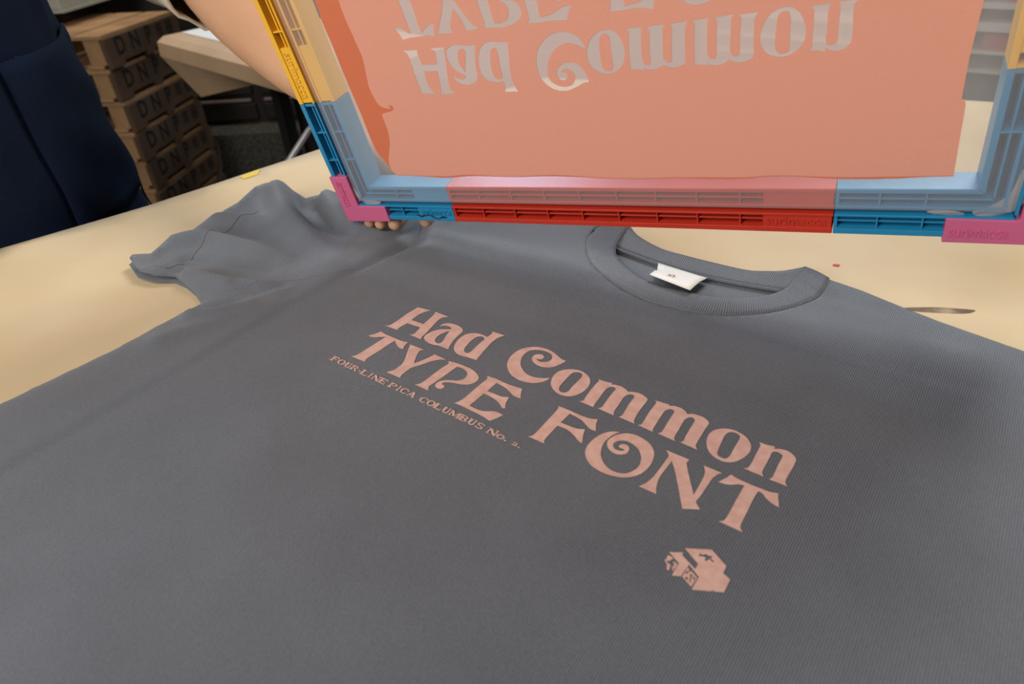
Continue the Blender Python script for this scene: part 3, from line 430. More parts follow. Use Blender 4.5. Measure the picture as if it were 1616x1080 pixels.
# strips between two curves (neck ribbing), u runs along, v across
def strip(name, A, B, nu, nv, m, bulge=0., thick=.0008, parent=None):
    def res(L, n):
        L = [Vector(p) for p in L]; cum = [0]
        for i in range(len(L) - 1): cum.append(cum[-1] + (L[i + 1] - L[i]).length)
        out = []
        for k in range(n + 1):
            s = cum[-1] * k / n; i = max(j for j in range(len(cum)) if cum[j] <= s + 1e-9); i = min(i, len(L) - 2)
            t = (s - cum[i]) / max(1e-9, cum[i + 1] - cum[i]); 
            p0, p1, p2, p3 = L[max(i - 1, 0)], L[i], L[i + 1], L[min(i + 2, len(L) - 1)]
            out.append(.5 * (2 * p1 + (p2 - p0) * t + (2 * p0 - 5 * p1 + 4 * p2 - p3) * t * t + (3 * p1 - p0 - 3 * p2 + p3) * t ** 3))
        return out, cum[-1]
    a, la = res(A, nu); c, lb = res(B, nu); vs = []; fs = []; uv = []
    for k in range(nu + 1):
        for j in range(nv + 1):
            t = j / nv; p = a[k].lerp(c[k], t); p.z += bulge * math.sin(math.pi * t); vs.append(p); uv.append((k / nu * (la + lb) / 2, t * .02))
    w = nv + 1
    for k in range(nu):
        for j in range(nv): fs.append((k * w + j, k * w + j + 1, (k + 1) * w + j + 1, (k + 1) * w + j))
    me = bpy.data.meshes.new(name); me.from_pydata([tuple(v) for v in vs], [], fs); me.update()
    ul = me.uv_layers.new(name='UVMap')
    for lp in me.loops: ul.data[lp.index].uv = uv[lp.vertex_index]
    o = link(name, me, m, None, True)
    if me.polygons[len(fs) // 2].normal.z < 0: me.flip_normals()
    s = o.modifiers.new('thickness', 'SOLIDIFY'); s.thickness = thick; s.offset = -1
    if parent: rel(o, parent)
    return o
fi = [Vector(p) for p in OUT['front_in']]; fs_ = [Vector(p) for p in OUT['front_seam']]
for p in fi: p.z = .0082
for p in fs_: p.z = .0085
fi = [Vector((.0784, .2300, .0082))] + fi[1:]
fs_ = [Vector((.058, .2220, .0085))] + fs_[1:]
strip('front_neckband', fi, fs_, 120, 6, M['rib'], .0008, .0010, shirt)
bt = [Vector(p) for p in OUT['back_top']]; bl = [Vector(p) for p in OUT['back_low']]
for p in bt: p.z = .0075
for p in bl: p.z = .0048
strip('back_neckband', bt, [Vector((.0805, .196, .0048))] + bl + [Vector((.2285, .2000, .0055))], 90, 5, M['rib'], .0006, .0010, shirt)
def tube_on(name, pts, r, m, parent, seg=6, dz=0):
    L = catmull([(p[0], p[1]) for p in pts], 8, False); zz = np.interp(np.linspace(0, 1, len(L)), np.linspace(0, 1, len(pts)), [p[2] for p in pts])
    b = MB(); b.tube([(x, y, z + dz) for (x, y), z in zip(L, zz)], r, seg); return rel(b.build(name, m, None, True), parent)
tube_on('neck_tape', [(p[0], p[1] - .0018, .0050) for p in [Vector((.0815, .1945, 0))] + bl], .0014, M['knit'], shirt, 8)
tube_on('neck_seam', [(p.x, p.y, .0076) for p in fs_], .0007, M['knit'], shirt, 6)
# stitch line of the sleeve hem and of the shoulder seam, laid on the cloth
def on_cloth(name, pts, r, m, parent, dz=.0001):
    L = catmull([p[:2] for p in pts], 60, False)
    fp = shirt_tree
    P = []
    for x, y in L:
        hit = fp.ray_cast(Vector((x, y, .2)), Vector((0, 0, -1)))
        if hit[0] is not None: P.append((x, y, hit[0].z + dz))
    if len(P) > 2:
        b = MB(); b.tube(P, r, 5); rel(b.build(name, m, None, True), parent)
from mathutils.bvhtree import BVHTree
fo = [o for o in col.objects if o.name.startswith('front_panel')][0]
shirt_tree = BVHTree.FromPolygons([v.co.copy() for v in fo.data.vertices], [tuple(p.vertices) for p in fo.data.polygons])
on_cloth('hem_stitching', [OUT['stitch'][0], OUT['stitch'][3], OUT['stitch'][5]], .0003, M['seam'], shirt)
on_cloth('shoulder_seam', [(-.105, .172), (-.09, .14), (-.0765, .112), (-.0775, .067), (-.092, .03), (-.13, -.02), (-.148, -.042)], .0005, M['knit'], shirt, -.0001)
# label folded over at the back of the neck
A0, A1, F0, F1, N0, N1 = [Vector(p) for p in LBL]
vs = []; fs = []
rows = [(A0, A1), (A0.lerp(F0, .5) + Vector((0, 0, .0012)), A1.lerp(F1, .5) + Vector((0, 0, .0012))), (F0, F1), (F0.lerp(N0, .3) + Vector((0, 0, .0012)), F1.lerp(N1, .3) + Vector((0, 0, .0012))), (F0.lerp(N0, .7) + Vector((0, 0, .0006)), F1.lerp(N1, .7) + Vector((0, 0, .0006))), (N0, N1)]
for a, c in rows:
    for k in range(7): vs.append(a.lerp(c, k / 6))
for i in range(len(rows) - 1):
    for k in range(6): fs.append((i * 7 + k, i * 7 + k + 1, (i + 1) * 7 + k + 1, (i + 1) * 7 + k))
o = mesh('neck_label', vs, fs, M['label'], None, True); s = o.modifiers.new('thickness', 'SOLIDIFY'); s.thickness = .0005; rel(o, shirt); o['label'] = 'white folded satin size label'
me = text_mesh('XL', 1.0)
ux = (F1 - F0).normalized(); uy = ((F0 + F1) / 2 - (N0 + N1) / 2).normalized(); ctr = (F0 * .5 + N0 * .5).lerp(F1 * .5 + N1 * .5, .42) + Vector((0, 0, .0017))
remap(me, lambda x, y, z: ctr + ux * (x * .0062) + uy * (y * .0055))
rel(link('size_print', me, M['black_ink']), o)

# ---- printed lettering
def bbox(g):
    xs = [p[0] for c in g for p in c]; ys = [p[1] for c in g for p in c]; return min(xs), max(xs), min(ys), max(ys)
HEAD = [catmull(c, 6) for k in GLYPHS for c in GLYPHS[k]]
LINE1 = [catmull(c, 6) for k in ('H', 'a', 'd', 'C', 'o', 'm', 'mb', 'ob', 'n') for c in GLYPHS[k]]
LINE2 = [catmull(c, 6) for k in ('T', 'Y', 'P', 'E', 'F', 'O', 'N', 'Tb') for c in GLYPHS[k]]
EMB = [[(p[0], p[1]) for p in c] for c in EMBLEM]
# the small line: bold slab capitals drawn as strokes in a 1 x 1 cell (outer box + cut-outs by thick strokes)
def st(p, q, w):
    p = Vector(p); q = Vector(q); d = (q - p).normalized(); n = Vector((-d.y, d.x)) * w / 2
    return [tuple(p - n), tuple(q - n), tuple(q + n), tuple(p + n)]
def ell(cx, cy, rx, ry, n=20): return [(cx + rx * math.cos(2 * math.pi * k / n), cy + ry * math.sin(2 * math.pi * k / n)) for k in range(n)]
def arcband(cx, cy, rx, ry, wx, wy, a0, a1, n=14):
    A = [math.radians(a0 + (a1 - a0) * k / n) for k in range(n + 1)]
    return [(cx + rx * math.cos(a), cy + ry * math.sin(a)) for a in A] + [(cx + (rx - wx) * math.cos(a), cy + (ry - wy) * math.sin(a)) for a in reversed(A)]
V_ = .28; T_ = .17
def stem(x, y0=0., y1=1., s=.12): return [[(x - V_ / 2, y0), (x + V_ / 2, y0), (x + V_ / 2, y1), (x - V_ / 2, y1)], [(x - V_ / 2 - s, y0), (x + V_ / 2 + s, y0), (x + V_ / 2 + s, y0 + .1), (x - V_ / 2 - s, y0 + .1)], [(x - V_ / 2 - s, y1 - .1), (x + V_ / 2 + s, y1 - .1), (x + V_ / 2 + s, y1), (x - V_ / 2 - s, y1)]]
bar = lambda x0, x1, y, t=T_: [(x0, y - t / 2), (x1, y - t / 2), (x1, y + t / 2), (x0, y + t / 2)]
vb = lambda x, y0, y1, w=V_: [(x - w / 2, y0), (x + w / 2, y0), (x + w / 2, y1), (x - w / 2, y1)]
SL = {
 'F': stem(.2) + [bar(.2, .9, .94), bar(.2, .7, .52), vb(.85, .66, 1, .1), vb(.66, .38, .66, .09)],
 'E': stem(.2) + [bar(.2, .92, .94), bar(.2, .7, .52), bar(.2, .92, .06), vb(.88, .68, 1, .1), vb(.88, 0, .32, .1), vb(.66, .38, .66, .09)],
 'L': stem(.2) + [bar(.2, .92, .06), vb(.88, 0, .38, .1)],
 'I': stem(.5), 'P': stem(.2) + [arcband(.5, .73, .42, .27, .22, .12, -90, 90), bar(.2, .52, .94), bar(.2, .52, .52)],
 'R': stem(.2) + [arcband(.48, .75, .38, .25, .2, .12, -90, 90), bar(.2, .5, .94), bar(.2, .5, .53), st((.5, .5), (.86, .05), .2), bar(.74, 1, .05, .1)],
 'B': stem(.2) + [arcband(.5, .75, .38, .25, .2, .11, -90, 90), arcband(.5, .27, .45, .27, .22, .12, -90, 90), bar(.2, .52, .94), bar(.2, .52, .52), bar(.2, .52, .06)],
 'O': [arcband(.5, .5, .5, .52, .24, .12, 0, 360, 28)], 'C': [arcband(.52, .5, .5, .52, .24, .12, 40, 320, 24), vb(.88, .62, .95, .1)],
 'U': [vb(.26, .3, 1), vb(.76, .3, 1, .13), arcband(.5, .34, .35, .36, .2, .14, 180, 360, 14), bar(.03, .48, .95, .1), bar(.58, .96, .95, .1)],
 'N': [vb(.16, 0, 1, .12), vb(.86, 0, 1, .12), st((.16, .95), (.82, .05), .24), bar(0, .34, .05, .1), bar(.66, 1, .95, .1), bar(0, .25, .95, .1)],
 'M': [vb(.12, 0, 1, .11), vb(.86, 0, 1, .2), st((.14, .95), (.48, .1), .2), st((.82, .95), (.48, .1), .1), bar(0, .26, .05, .1), bar(.7, 1.02, .05, .1), bar(0, .2, .95, .1), bar(.8, 1.02, .95, .1)],
 'A': [st((.5, .98), (.86, .03), .24), st((.5, .98), (.14, .03), .12), bar(.28, .74, .34, .12), bar(0, .3, .05, .1), bar(.66, 1.02, .05, .1)],
 'S': [arcband(.48, .74, .38, .28, .18, .13, 30, 270), arcband(.5, .26, .42, .28, .2, .13, -150, 90), vb(.82, .66, .98, .09), vb(.14, .02, .34, .09)],
 '-': [bar(.2, .8, .42, .16)], 'o': [arcband(.5, .36, .5, .37, .22, .12, 0, 360, 24)], '.': [ell(.5, .1, .3, .13, 12)],
 '2': [arcband(.48, .42, .4, .24, .2, .13, -40, 190), st((.74, .30), (.2, .04), .18), bar(.08, .92, .06, .14)],
}
def small_line(z=0):
    polys = []
    def word(s, x0, x1, y, h, ws=None):
        ws = ws or [{'I': .62, 'M': 1.25, '-': .5, '.': .4, 'o': .8, '2': .8}.get(ch, 1.) for ch in s]; gap = -.01
        tot = sum(ws) + gap * (len(s) - 1); k = (x1 - x0) / tot; x = x0
        for ch, w in zip(s, ws):
            for c in SL[ch]: polys.append([(x + px * w * k, y + py * h) for px, py in c])
            x += (w + gap) * k
    word('FOUR-LINE', -.022, .412, -.4305, .040); word('PICA', .432, .620, -.4305, .040); word('COLUMBUS', .652, 1.073, -.4305, .040)
    word('No.', 1.096, 1.222, -.4325, .040); word('2.', 1.249, 1.300, -.4345, .034)
    return polys
SMALL = small_line()
def poly_mesh(polys):
    """separate flat polygons (may overlap) as one mesh, each one a hair higher to avoid coincident faces"""
    vs = []; fs = []
    for i, c in enumerate(polys):
        b = len(vs); k = len(c)
        vs += [(x, y, (i % 5) * .0004) for x, y in c]
        if k > 24 or True:
            # bands are quads strips when even, else ngon
            if k >= 16 and k % 2 == 0:
                h = k // 2
                for j in range(h - 1): fs.append((b + j, b + j + 1, b + k - 2 - j, b + k - 1 - j))
            else: fs.append(tuple(range(b, b + k)))
    me = bpy.data.meshes.new('small'); me.from_pydata(vs, [], fs); me.update(); return me
def on_shirt(me, name, parent, lab):
    remap(me, lambda x, y, z: (x * U, y * U, ZP + .00028 + z * U))
    bm = bmesh.new(); bm.from_mesh(me)
    for f_ in bm.faces:
        if f_.normal.z < 0: f_.normal_flip()
    bm.to_mesh(me); bm.free()
    o = link(name, me, M['print']); rel(o, parent); o['label'] = lab; return o
for word, keys in (('Had', 'H a d'), ('Common', 'C o m mb ob n'), ('TYPE', 'T Y P E'), ('FONT', 'F O N Tb')):
    on_shirt(fill2d([catmull(c, 6) for k in keys.split() for c in GLYPHS[k]]), 'headline_word', shirt, 'pink printed word ' + word)
on_shirt(poly_mesh(SMALL), 'small_line_print', shirt, 'small pink printed line under the headline')
on_shirt(fill2d(EMB), 'emblem_print', shirt, 'small pink printed block emblem')

# ------------------------------------------------------------------ printing screen
S2W = Matrix(((S2[0][0], S2[0][1], S2[0][2]), (S2[1][0], S2[1][1], S2[1][2]), (S2[2][0], S2[2][1], S2[2][2]))); TS = Vector(TSV)
def s2w(x, y, z=0): return S2W @ Vector((x * U, y * U, z * U)) + TS
PH = .0074; cph, sph = math.cos(PH), math.sin(PH)
def F(X, Y, z=0): return s2w(cph * X - sph * Y, sph * X + cph * Y, z)
XL, XR, YB, YT = -.665, 2.993, .900, -2.10
KX = 1.12
def side(name):
    """mapping (t along, v across outward, z depth) -> world for one side of the frame; mitred where t is at the end"""
    if name == 'bottom': return lambda t, v, z: F(t, YB + v, z)
    if name == 'top': return lambda t, v, z: F(t, YT - v, z)
    if name == 'left': return lambda t, v, z: F(XL - v * KX, t, z)
    return lambda t, v, z: F(XR + v * KX, t, z)
screen = empty('printing_screen', tuple(F((XL + XR) / 2, YB + .27, .08)))
tag(screen, 'printing screen in a yellow, blue, red and pink plastic frame tilted over the shirt', 'printing screen')
def module(sd, t0, t1, m, name, m0=0, m1=0, plate=None, spacing=.235, skip=0.):
    fn = side(sd); b = MB()
    def bx(v0, v1, z0, z1, a=None, c=None, free=False):
        a = t0 if a is None else a; c = t1 if c is None else c
        cs = []
        for t, mm in ((a, m0 if a == t0 else 0), (c, m1 if c == t1 else 0)):
            for v in (v0, v1):
                for z in (z0, z1): cs.append(fn(t + mm * v, v, z))
        b.corners(cs)
    bx(0, .268, .125, .165); bx(.116, .148, .075, .13)
    bx(0, .028, 0.0, .13); bx(.059, .069, .010, .13); bx(.100, .116, .0, .13)
    bx(.148, .162, -.012, .13); bx(.193, .204, .010, .13); bx(.236, .268, -.012, .13)
    P0, P1 = (plate if plate else (None, None))
    if plate: bx(.155, .24, -.004, .075, P0, P1); bx(.02, .105, .006, .075, P0, P1)
    lo = min(t0, t0 + m0 * .27) if False else t0; n = max(1, int(round((t1 - t0) / spacing)))
    for k in range(n + 1):
        t = t0 + (t1 - t0) * k / n; w = .009
        if k in (0, n): w = .018
        if plate and P0 - .01 < t < P1 + .01: continue
        a, c = (t, t + w) if k == 0 else ((t - w, t) if k == n else (t - w / 2, t + w / 2))
        if k == 0 and m0: continue
        if k == n and m1: continue
        b.corners([fn(q, v, z) for q in (a, c) for v in (.02, .105) for z in (.004, .13)])
        b.corners([fn(q, v, z) for q in (a, c) for v in (.155, .24) for z in (-.002, .13)])
    o = b.build(name, m, None, bevel=.0003); rel(o, screen); return o
def emboss(body, sd, tc_, v, h, m, name, parent, flip=False, rot=0, z=-.006, wid=None):
    me = text_mesh(body, 1.0, .5); xs = [q.co.x for q in me.vertices]; ys = [q.co.y for q in me.vertices]
    w_ = max(xs) - min(xs); h_ = max(ys) - min(ys); cx = (max(xs) + min(xs)) / 2; cy = (max(ys) + min(ys)) / 2
    fn = side(sd); wd = wid or h * w_ / h_
    remap(me, lambda x, y, zz: fn(tc_ + (x - cx) / w_ * wd * (-1 if flip else 1), v - (y - cy) / h_ * h * (-1 if flip == 2 else 1), z - zz * .008))
    return rel(link(name, me, m), parent)
# bottom
mb1 = module('bottom', XL, -.018, M['blue'], 'blue_corner_section', -KX, 0, (-.31, -.02)); mb1['label'] = 'blue plastic section, lower left'
emboss('surimacca', 'bottom', -.165, .199, .05, M['blue'], 'moulded_lettering', mb1, wid=.25)
mr = module('bottom', -.018, 2.375, M['red'], 'red_section', 0, 0, (2.02, 2.37)); mr['label'] = 'long red plastic section'
emboss('surimacca', 'bottom', 2.19, .199, .052, M['red'], 'moulded_lettering', mr, wid=.31)
mb2 = module('bottom', 2.379, XR, M['blue'], 'blue_corner_section', 0, KX); mb2['label'] = 'blue plastic section, lower right'
# left / right / top
ml = module('left', .272, YB, M['blue'], 'blue_side_section', 0, 1 / KX * 1.0); ml['label'] = 'blue plastic section, left side'
my = module('left', -1.6, .268, M['yellow'], 'yellow_section', 0, 0, (-.10, .262)); my['label'] = 'yellow plastic section, left side'
emboss('surimacca', 'left', .08, .199, .055, M['yellow'], 'moulded_lettering', my, wid=.30)
mr2 = module('right', .33, YB, M['blue'], 'blue_side_section', 0, 1 / KX); mr2['label'] = 'blue plastic section, right side'
my2 = module('right', -1.6, .326, M['yellow'], 'yellow_section', 0, 0, (-.10, .262)); my2['label'] = 'yellow plastic section, right side'
o = module('left', YT, -1.6, M['blue'], 'blue_side_section', -1 / KX, 0); o = module('right', YT, -1.6, M['blue'], 'blue_side_section', -1 / KX, 0)
o = module('top', XL, XR, M['red'], 'red_section', -KX, KX)
# pink corner pieces
def corner(name, pts, lab):
    b = MB(); b.prism(pts, -.022, .172, lambda x, y, z: F(x, y, z)); o = b.build(name, M['pink'], None, bevel=.0006); rel(o, screen); o['label'] = lab; return o
pc = corner('pink_corner_piece', [(-.985, .815), (-.985, 1.190), (-.585, 1.182), (-.585, 1.055), (-.825, 1.055), (-.825, .812)], 'pink plastic corner piece, lower left')
emboss('surimacca', 'left', .955, .220, .055, M['pink'], 'moulded_lettering', pc, z=-.024, wid=.20)
pd_ = corner('pink_corner_piece', [(2.885, 1.195), (3.345, 1.195), (3.345, .60), (3.185, .60), (3.185, 1.060), (2.885, 1.055)], 'pink plastic corner piece, lower right')
emboss('surimacca', 'bottom', 3.03, .228, .055, M['pink'], 'moulded_lettering', pd_, z=-.024, wid=.25)
for X0, X1, Y0, Y1 in ((-.985, -.6, -2.38, -2.1), (2.9, 3.32, -2.38, -2.1)):
    corner('pink_corner_piece', [(X0, Y0), (X1, Y0), (X1, Y1), (X0, Y1)], 'pink plastic corner piece at the raised edge')
# gauze
def gauze(name, m, x0, x1, y0, y1, z, n=40):
    vs = []; fs = []
    for i in range(n + 1):
        for j in range(n + 1):
            vs.append(F(x0 + (x1 - x0) * i / n, y0 + (y1 - y0) * j / n, z))
    for i in range(n):
        for j in range(n): fs.append((i * (n + 1) + j, i * (n + 1) + j + 1, (i + 1) * (n + 1) + j + 1, (i + 1) * (n + 1) + j))
    return mesh(name, vs, fs, m, None, True)
g = gauze('gauze', M['gauze'], XL - .150, XR + .150, YT - .12, YB + .121, -.004); rel(g, screen); g['label'] = 'translucent white mesh stretched on the frame'
# gathered gauze at the two lower corners, tucked into the groove
def crumple(name, pts, z, seed):
    vs = []; fs = []; n = len(pts)
    for k, (x, y, w) in enumerate(pts):
        for j in range(5):
            t = j / 4 - .5; vs.append(F(x + w[0] * t, y + w[1] * t, z + .02 * noise.noise(Vector((k * 1.7 + seed, j * 2.1, seed)))))
    for k in range(n - 1):
        for j in range(4): fs.append((k * 5 + j, k * 5 + j + 1, (k + 1) * 5 + j + 1, (k + 1) * 5 + j))
    o = mesh(name, vs, fs, M['gauze_folded'], None, True); rel(o, screen); o['label'] = 'gathered white mesh corner'; return o
crumple('gathered_gauze', [(-.83, .90, (.02, 0)), (-.815, .97, (.05, .01)), (-.79, 1.02, (.05, .04)), (-.74, 1.035, (.03, .05)), (-.68, 1.038, (.01, .045)), (-.62, 1.030, (0, .012))], .004, 1)
crumple('gathered_gauze', [(3.17, .74, (.03, 0)), (3.165, .84, (.05, .01)), (3.16, .93, (.07, .02)), (3.13, .99, (.08, .05)), (3.06, 1.035, (.05, .05)), (3.0, 1.045, (.02, .03))], .004, 5)
crumple('gathered_gauze', [(2.96, 1.04, (0, .01)), (2.91, 1.042, (.01, .04)), (2.84, 1.036, (0, .03)), (2.80, 1.03, (0, .008))], .004, 9)
# dried ink coat, with the letters left open
band_in = [tuple(p) for p in INK['band_in']]
band_out = [tuple(p) for p in INK['band_out']] + [(-.49, -.9), (-.46, -1.75), (-.32, -1.75)]
bottom_e = [band_in[-1], (-.36, .800), (-.28, .803), (0, .815), (.2, .806), (.5, .822), (.8, .815), (1.1, .835), (1.33, .842), (1.6, .838), (1.9, .842), (2.1, .832), (2.4, .846), (2.873, .842)]
right_e = [(2.868, .62), (2.866, .500), (2.862, .474), (2.846, .462), (2.846, .282), (2.858, .05), (2.85, -.5), (2.86, -1.75)]
ink_in = catmull(band_in, 4, False)
ink_poly = catmull(bottom_e, 4, False) + right_e + [(-.32, -1.75)] + ink_in[:-1]
lift = lambda z: (lambda x, y, zz: s2w(x, y, z))
me = fill2d([ink_poly] + LINE1 + LINE2 + [c for c in EMB]); remap(me, lift(-.010))
o = link('ink_coat', me, M['ink']); rel(o, screen); o['label'] = 'coral ink film with the mirrored lettering left open'
me = fill2d(LINE1 + LINE2 + [c for c in EMB]); remap(me, lift(-.0085)); o = link('open_lettering', me, M['residue']); rel(o, screen); o['label'] = 'pale see-through mirrored lettering'
band = ink_in + catmull(band_out[:-1], 4, False)[1:] + [band_out[-1]]
me = fill2d([band]); remap(me, lift(-.010)); o = link('thick_ink_edge', me, M['ink_thick']); rel(o, screen); o['label'] = 'darker orange band of thick ink'
low = catmull(bottom_e, 4, False); lowb = [(x, y + .004 + .010 * max(0, math.sin(x * 5.3 + 1) * math.sin(x * 2.1 + 2))) for x, y in low]
b = MB(); 
for k in range(len(low) - 1):
    q = len(b.v); b.v += [tuple(s2w(low[k][0], low[k][1], -.010)), tuple(s2w(low[k + 1][0], low[k + 1][1], -.010)), tuple(s2w(lowb[k + 1][0], lowb[k + 1][1], -.010)), tuple(s2w(lowb[k][0], lowb[k][1], -.010))]; b.f.append((q, q + 1, q + 2, q + 3))
o = b.build('thick_ink_edge', M['ink_thick']); rel(o, screen); o['label'] = 'thin dark ink line along the lower edge'
# dark ink scratches on the lower left blue section
b = MB(); b.tube([F(-.33 + .036 * k, 1.118 + .012 * math.sin(k * 1.7) + .004 * k, -.013) for k in range(8)], [.0003, .0007, .0004, .0003, .0006, .0004, .0008, .0003], 5)
o = b.build('ink_streak', M['black_ink'], None, True); rel(o, screen)

# ------------------------------------------------------------------ the person holding the screen
person = empty('person', (-.60, -.12, FLOOR)); tag(person, 'person in navy apron and cream T-shirt holding up the left corner of the screen', 'person')
def campt(px, py, dep):      # point seen at a pixel, dep metres along the view axis
    r = R1.T @ np.array([(px - 808) / 1060, (py - 540) / 1060, 1.]); return Vector(CAM_C) + Vector(r) * dep
verts = []; edges = []; rads = []
def jv(p, r, par=None):
    verts.append(Vector(p)); rads.append(r if hasattr(r, '__len__') else (r, r))
    if par is not None: edges.append((par, len(verts) - 1))
    return len(verts) - 1
def chain(par, lst):
    for p, r in lst: par = jv(p, r, par)
    return par
pel = jv((-.62, -.13, .02), (.12, .12))
sp1 = chain(pel, [((-.62, -.13, .16), (.115, .11)), ((-.61, -.12, .32), (.12, .11)), ((-.60, -.11, .44), (.11, .10))])
nk = chain(sp1, [((-.585, -.10, .53), .055), ((-.565, -.09, .60), .050)])
hd = chain(nk, [((-.545, -.085, .67), .078), ((-.545, -.085, .75), .085), ((-.55, -.088, .81), .060)])
WR_ = campt(499, 128, .598); EL = campt(285, -95, .745)
sh = jv((-.60, .055, .44), .06, sp1)
el = chain(sh, [(Vector((-.60, .075, .44)).lerp(EL, .5) + Vector((-.01, .01, 0)), .050), (EL, .043)])
fa = chain(el, [(campt(330, -48, .712), .046), (campt(392, 24, .667), .043), (campt(447, 80, .628), .034), (WR_, (.025, .028))])
# left hand behind the frame corner: palm, four fingers curling forward under the frame, thumb up the side
PA = s2w(-1.00, .60, .42); PB = s2w(-.86, .86, .40)
pa = jv(PA, (.030, .018), fa); pb = jv(PB, (.034, .017), pa)
rng_f = [(-.871, -.93, .051, 0.015), (-.760, -.80, .054, .0), (-.628, -.66, .059, .0), (-.375, -.50, .056, .06)]
for xt, xk, r, zt in rng_f:
    k0 = s2w(xk, 1.02, .40); k1 = s2w((xk + xt) / 2, 1.205, .33); k2 = s2w(xt, 1.245, .18); k3 = s2w(xt, 1.243, .0 + zt)
    q = chain(pb, [(k0, r * U * 1.15), (k1, r * U * 1.1), (k2, r * U * 1.02), (k3, r * U * .95)])
chain(pa, [(s2w(-1.16, .52, .36), .011), (s2w(-1.20, .30, .30), .0095), (s2w(-1.17, .12, .27), .008)])
# right arm and legs
rs = jv((-.62, -.29, .43), .06, sp1)
re_ = chain(rs, [((-.64, -.36, .30), .048), ((-.66, -.40, .17), .04)])
ra = chain(re_, [((-.60, -.42, .06), .038), ((-.545, -.42, -.03), .026)])
rp = chain(ra, [((-.52, -.415, -.09), (.032, .016))])
for k in range(4): chain(rp, [((-.52 + .004 * k, -.445 + .02 * k, -.135), .008), ((-.525 + .004 * k, -.447 + .02 * k, -.165), .0075), ((-.535 + .004 * k, -.447 + .02 * k, -.19), .007)])
chain(ra, [((-.50, -.385, -.085), .009), ((-.495, -.37, -.12), .008)])
for sgn in (-1, 1):
    lg = chain(pel, [((-.62, -.13 + sgn * .085, -.08), .085), ((-.61, -.13 + sgn * .09, -.40), .058), ((-.63, -.13 + sgn * .09, -.62), .05), ((-.64, -.13 + sgn * .09, -.815), .036), ((-.60, -.13 + sgn * .10, -.845), .032), ((-.53, -.13 + sgn * .11, -.852), .022)])
me = bpy.data.meshes.new('body'); me.from_pydata([tuple(v) for v in verts], edges, []); me.update()
tmp = bpy.data.objects.new('body', me); col.objects.link(tmp)
skm = tmp.modifiers.new('skin', 'SKIN'); skm.use_smooth_shade = True; skm.branch_smoothing = .3
lay = me.skin_vertices[0] if len(me.skin_vertices) else None
if lay is None:
    bm = bmesh.new(); bm.from_mesh(me); bm.verts.layers.skin.verify(); bm.to_mesh(me); bm.free(); lay = me.skin_vertices[0]
for i, r in enumerate(rads): lay.data[i].radius = r; lay.data[i].use_root = (i == 0)
tmp.modifiers.new('sub', 'SUBSURF').levels = 2; tmp.modifiers['sub'].render_levels = 2
dg = bpy.context.evaluated_depsgraph_get(); dg.update(); bm_me = bpy.data.meshes.new_from_object(tmp.evaluated_get(dg)); bpy.data.objects.remove(tmp)
body = link('body', bm_me, M['skin'], None, True); rel(body, person)
# face and hair
def sphere(name, c, r, sc, m, par, seg=20, cut=None):
    bm = bmesh.new(); bmesh.ops.create_uvsphere(bm, u_segments=seg, v_segments=seg // 2 + 2, radius=r)
    if cut: bmesh.ops.delete(bm, geom=[v for v in bm.verts if cut(v.co)], context='VERTS')
    me = bpy.data.meshes.new(name); 
    for v in bm.verts: v.co = Vector((v.co.x * sc[0] + c[0], v.co.y * sc[1] + c[1], v.co.z * sc[2] + c[2]))
    bm.to_mesh(me); bm.free(); o = link(name, me, m, None, True); rel(o, par); return o
hc = Vector((-.545, -.085, .735))
sphere('hair', (hc.x - .018, hc.y, hc.z + .018), .107, (1, .92, 1.1), M['hair'], person, 28, lambda v: v.x > .02 and v.z < .05)
for s_ in (-1, 1): sphere('eye', (hc.x + .078, hc.y + s_ * .03, hc.z + .0), .011, (1, 1.2, .8), M['black'], person, 12); sphere('ear', (hc.x - .005, hc.y + s_ * .085, hc.z - .005), .024, (.7, .3, 1.2), M['skin'], person, 12)
sphere('nose', (hc.x + .092, hc.y, hc.z - .025), .013, (1, .8, 1.6), M['skin'], person, 12); sphere('mouth', (hc.x + .076, hc.y, hc.z - .058), .018, (.5, 1.2, .35), M['red_box'], person, 12)
# T-shirt of the person: torso and sleeves
def loft(name, rings, m, thick=.003, seg=40, a0=0., a1=360., parent=None, wr=0., closed=None, sub=5):
    """rings: (centre, u axis vector, v axis vector); angle range in degrees"""
    R = []
    for i in range(len(rings) - 1):
        for k in range(sub):
            t = k / sub; R.append([Vector(rings[i][j]).lerp(Vector(rings[i + 1][j]), t) for j in range(3)])
    R.append([Vector(q) for q in rings[-1]])
    full = abs(a1 - a0) >= 360; n = seg if full else seg + 1; vs = []; fs = []
    for i, (c, u, v) in enumerate(R):
        for k in range(n):
            a = math.radians(a0 + (a1 - a0) * k / seg); d = u * math.cos(a) + v * math.sin(a)
            w = 1 + (wr * noise.noise(Vector((math.cos(a) * 2.2, math.sin(a) * 2.2, i * .22)) * 1.6) if wr else 0)
            vs.append(c + d * w)
    for i in range(len(R) - 1):
        for k in range(seg):
            k2 = (k + 1) % n if full else k + 1; fs.append((i * n + k, i * n + k2, (i + 1) * n + k2, (i + 1) * n + k))
    o = mesh(name, vs, fs, m, None, True)
    if thick: s = o.modifiers.new('thickness', 'SOLIDIFY'); s.thickness = thick; s.offset = 0
    if parent: rel(o, parent)
    return o
X, Y, Z = Vector((1, 0, 0)), Vector((0, 1, 0)), Vector((0, 0, 1))
loft('shirt_body', [((-.625, -.13, -.02), X * .128, Y * .175), ((-.62, -.13, .18), X * .122, Y * .165), ((-.61, -.12, .38), X * .125, Y * .195), ((-.60, -.11, .46), X * .10, Y * .17), ((-.592, -.105, .50), X * .07, Y * .085)], M['cream_cloth'], parent=person, wr=.05)
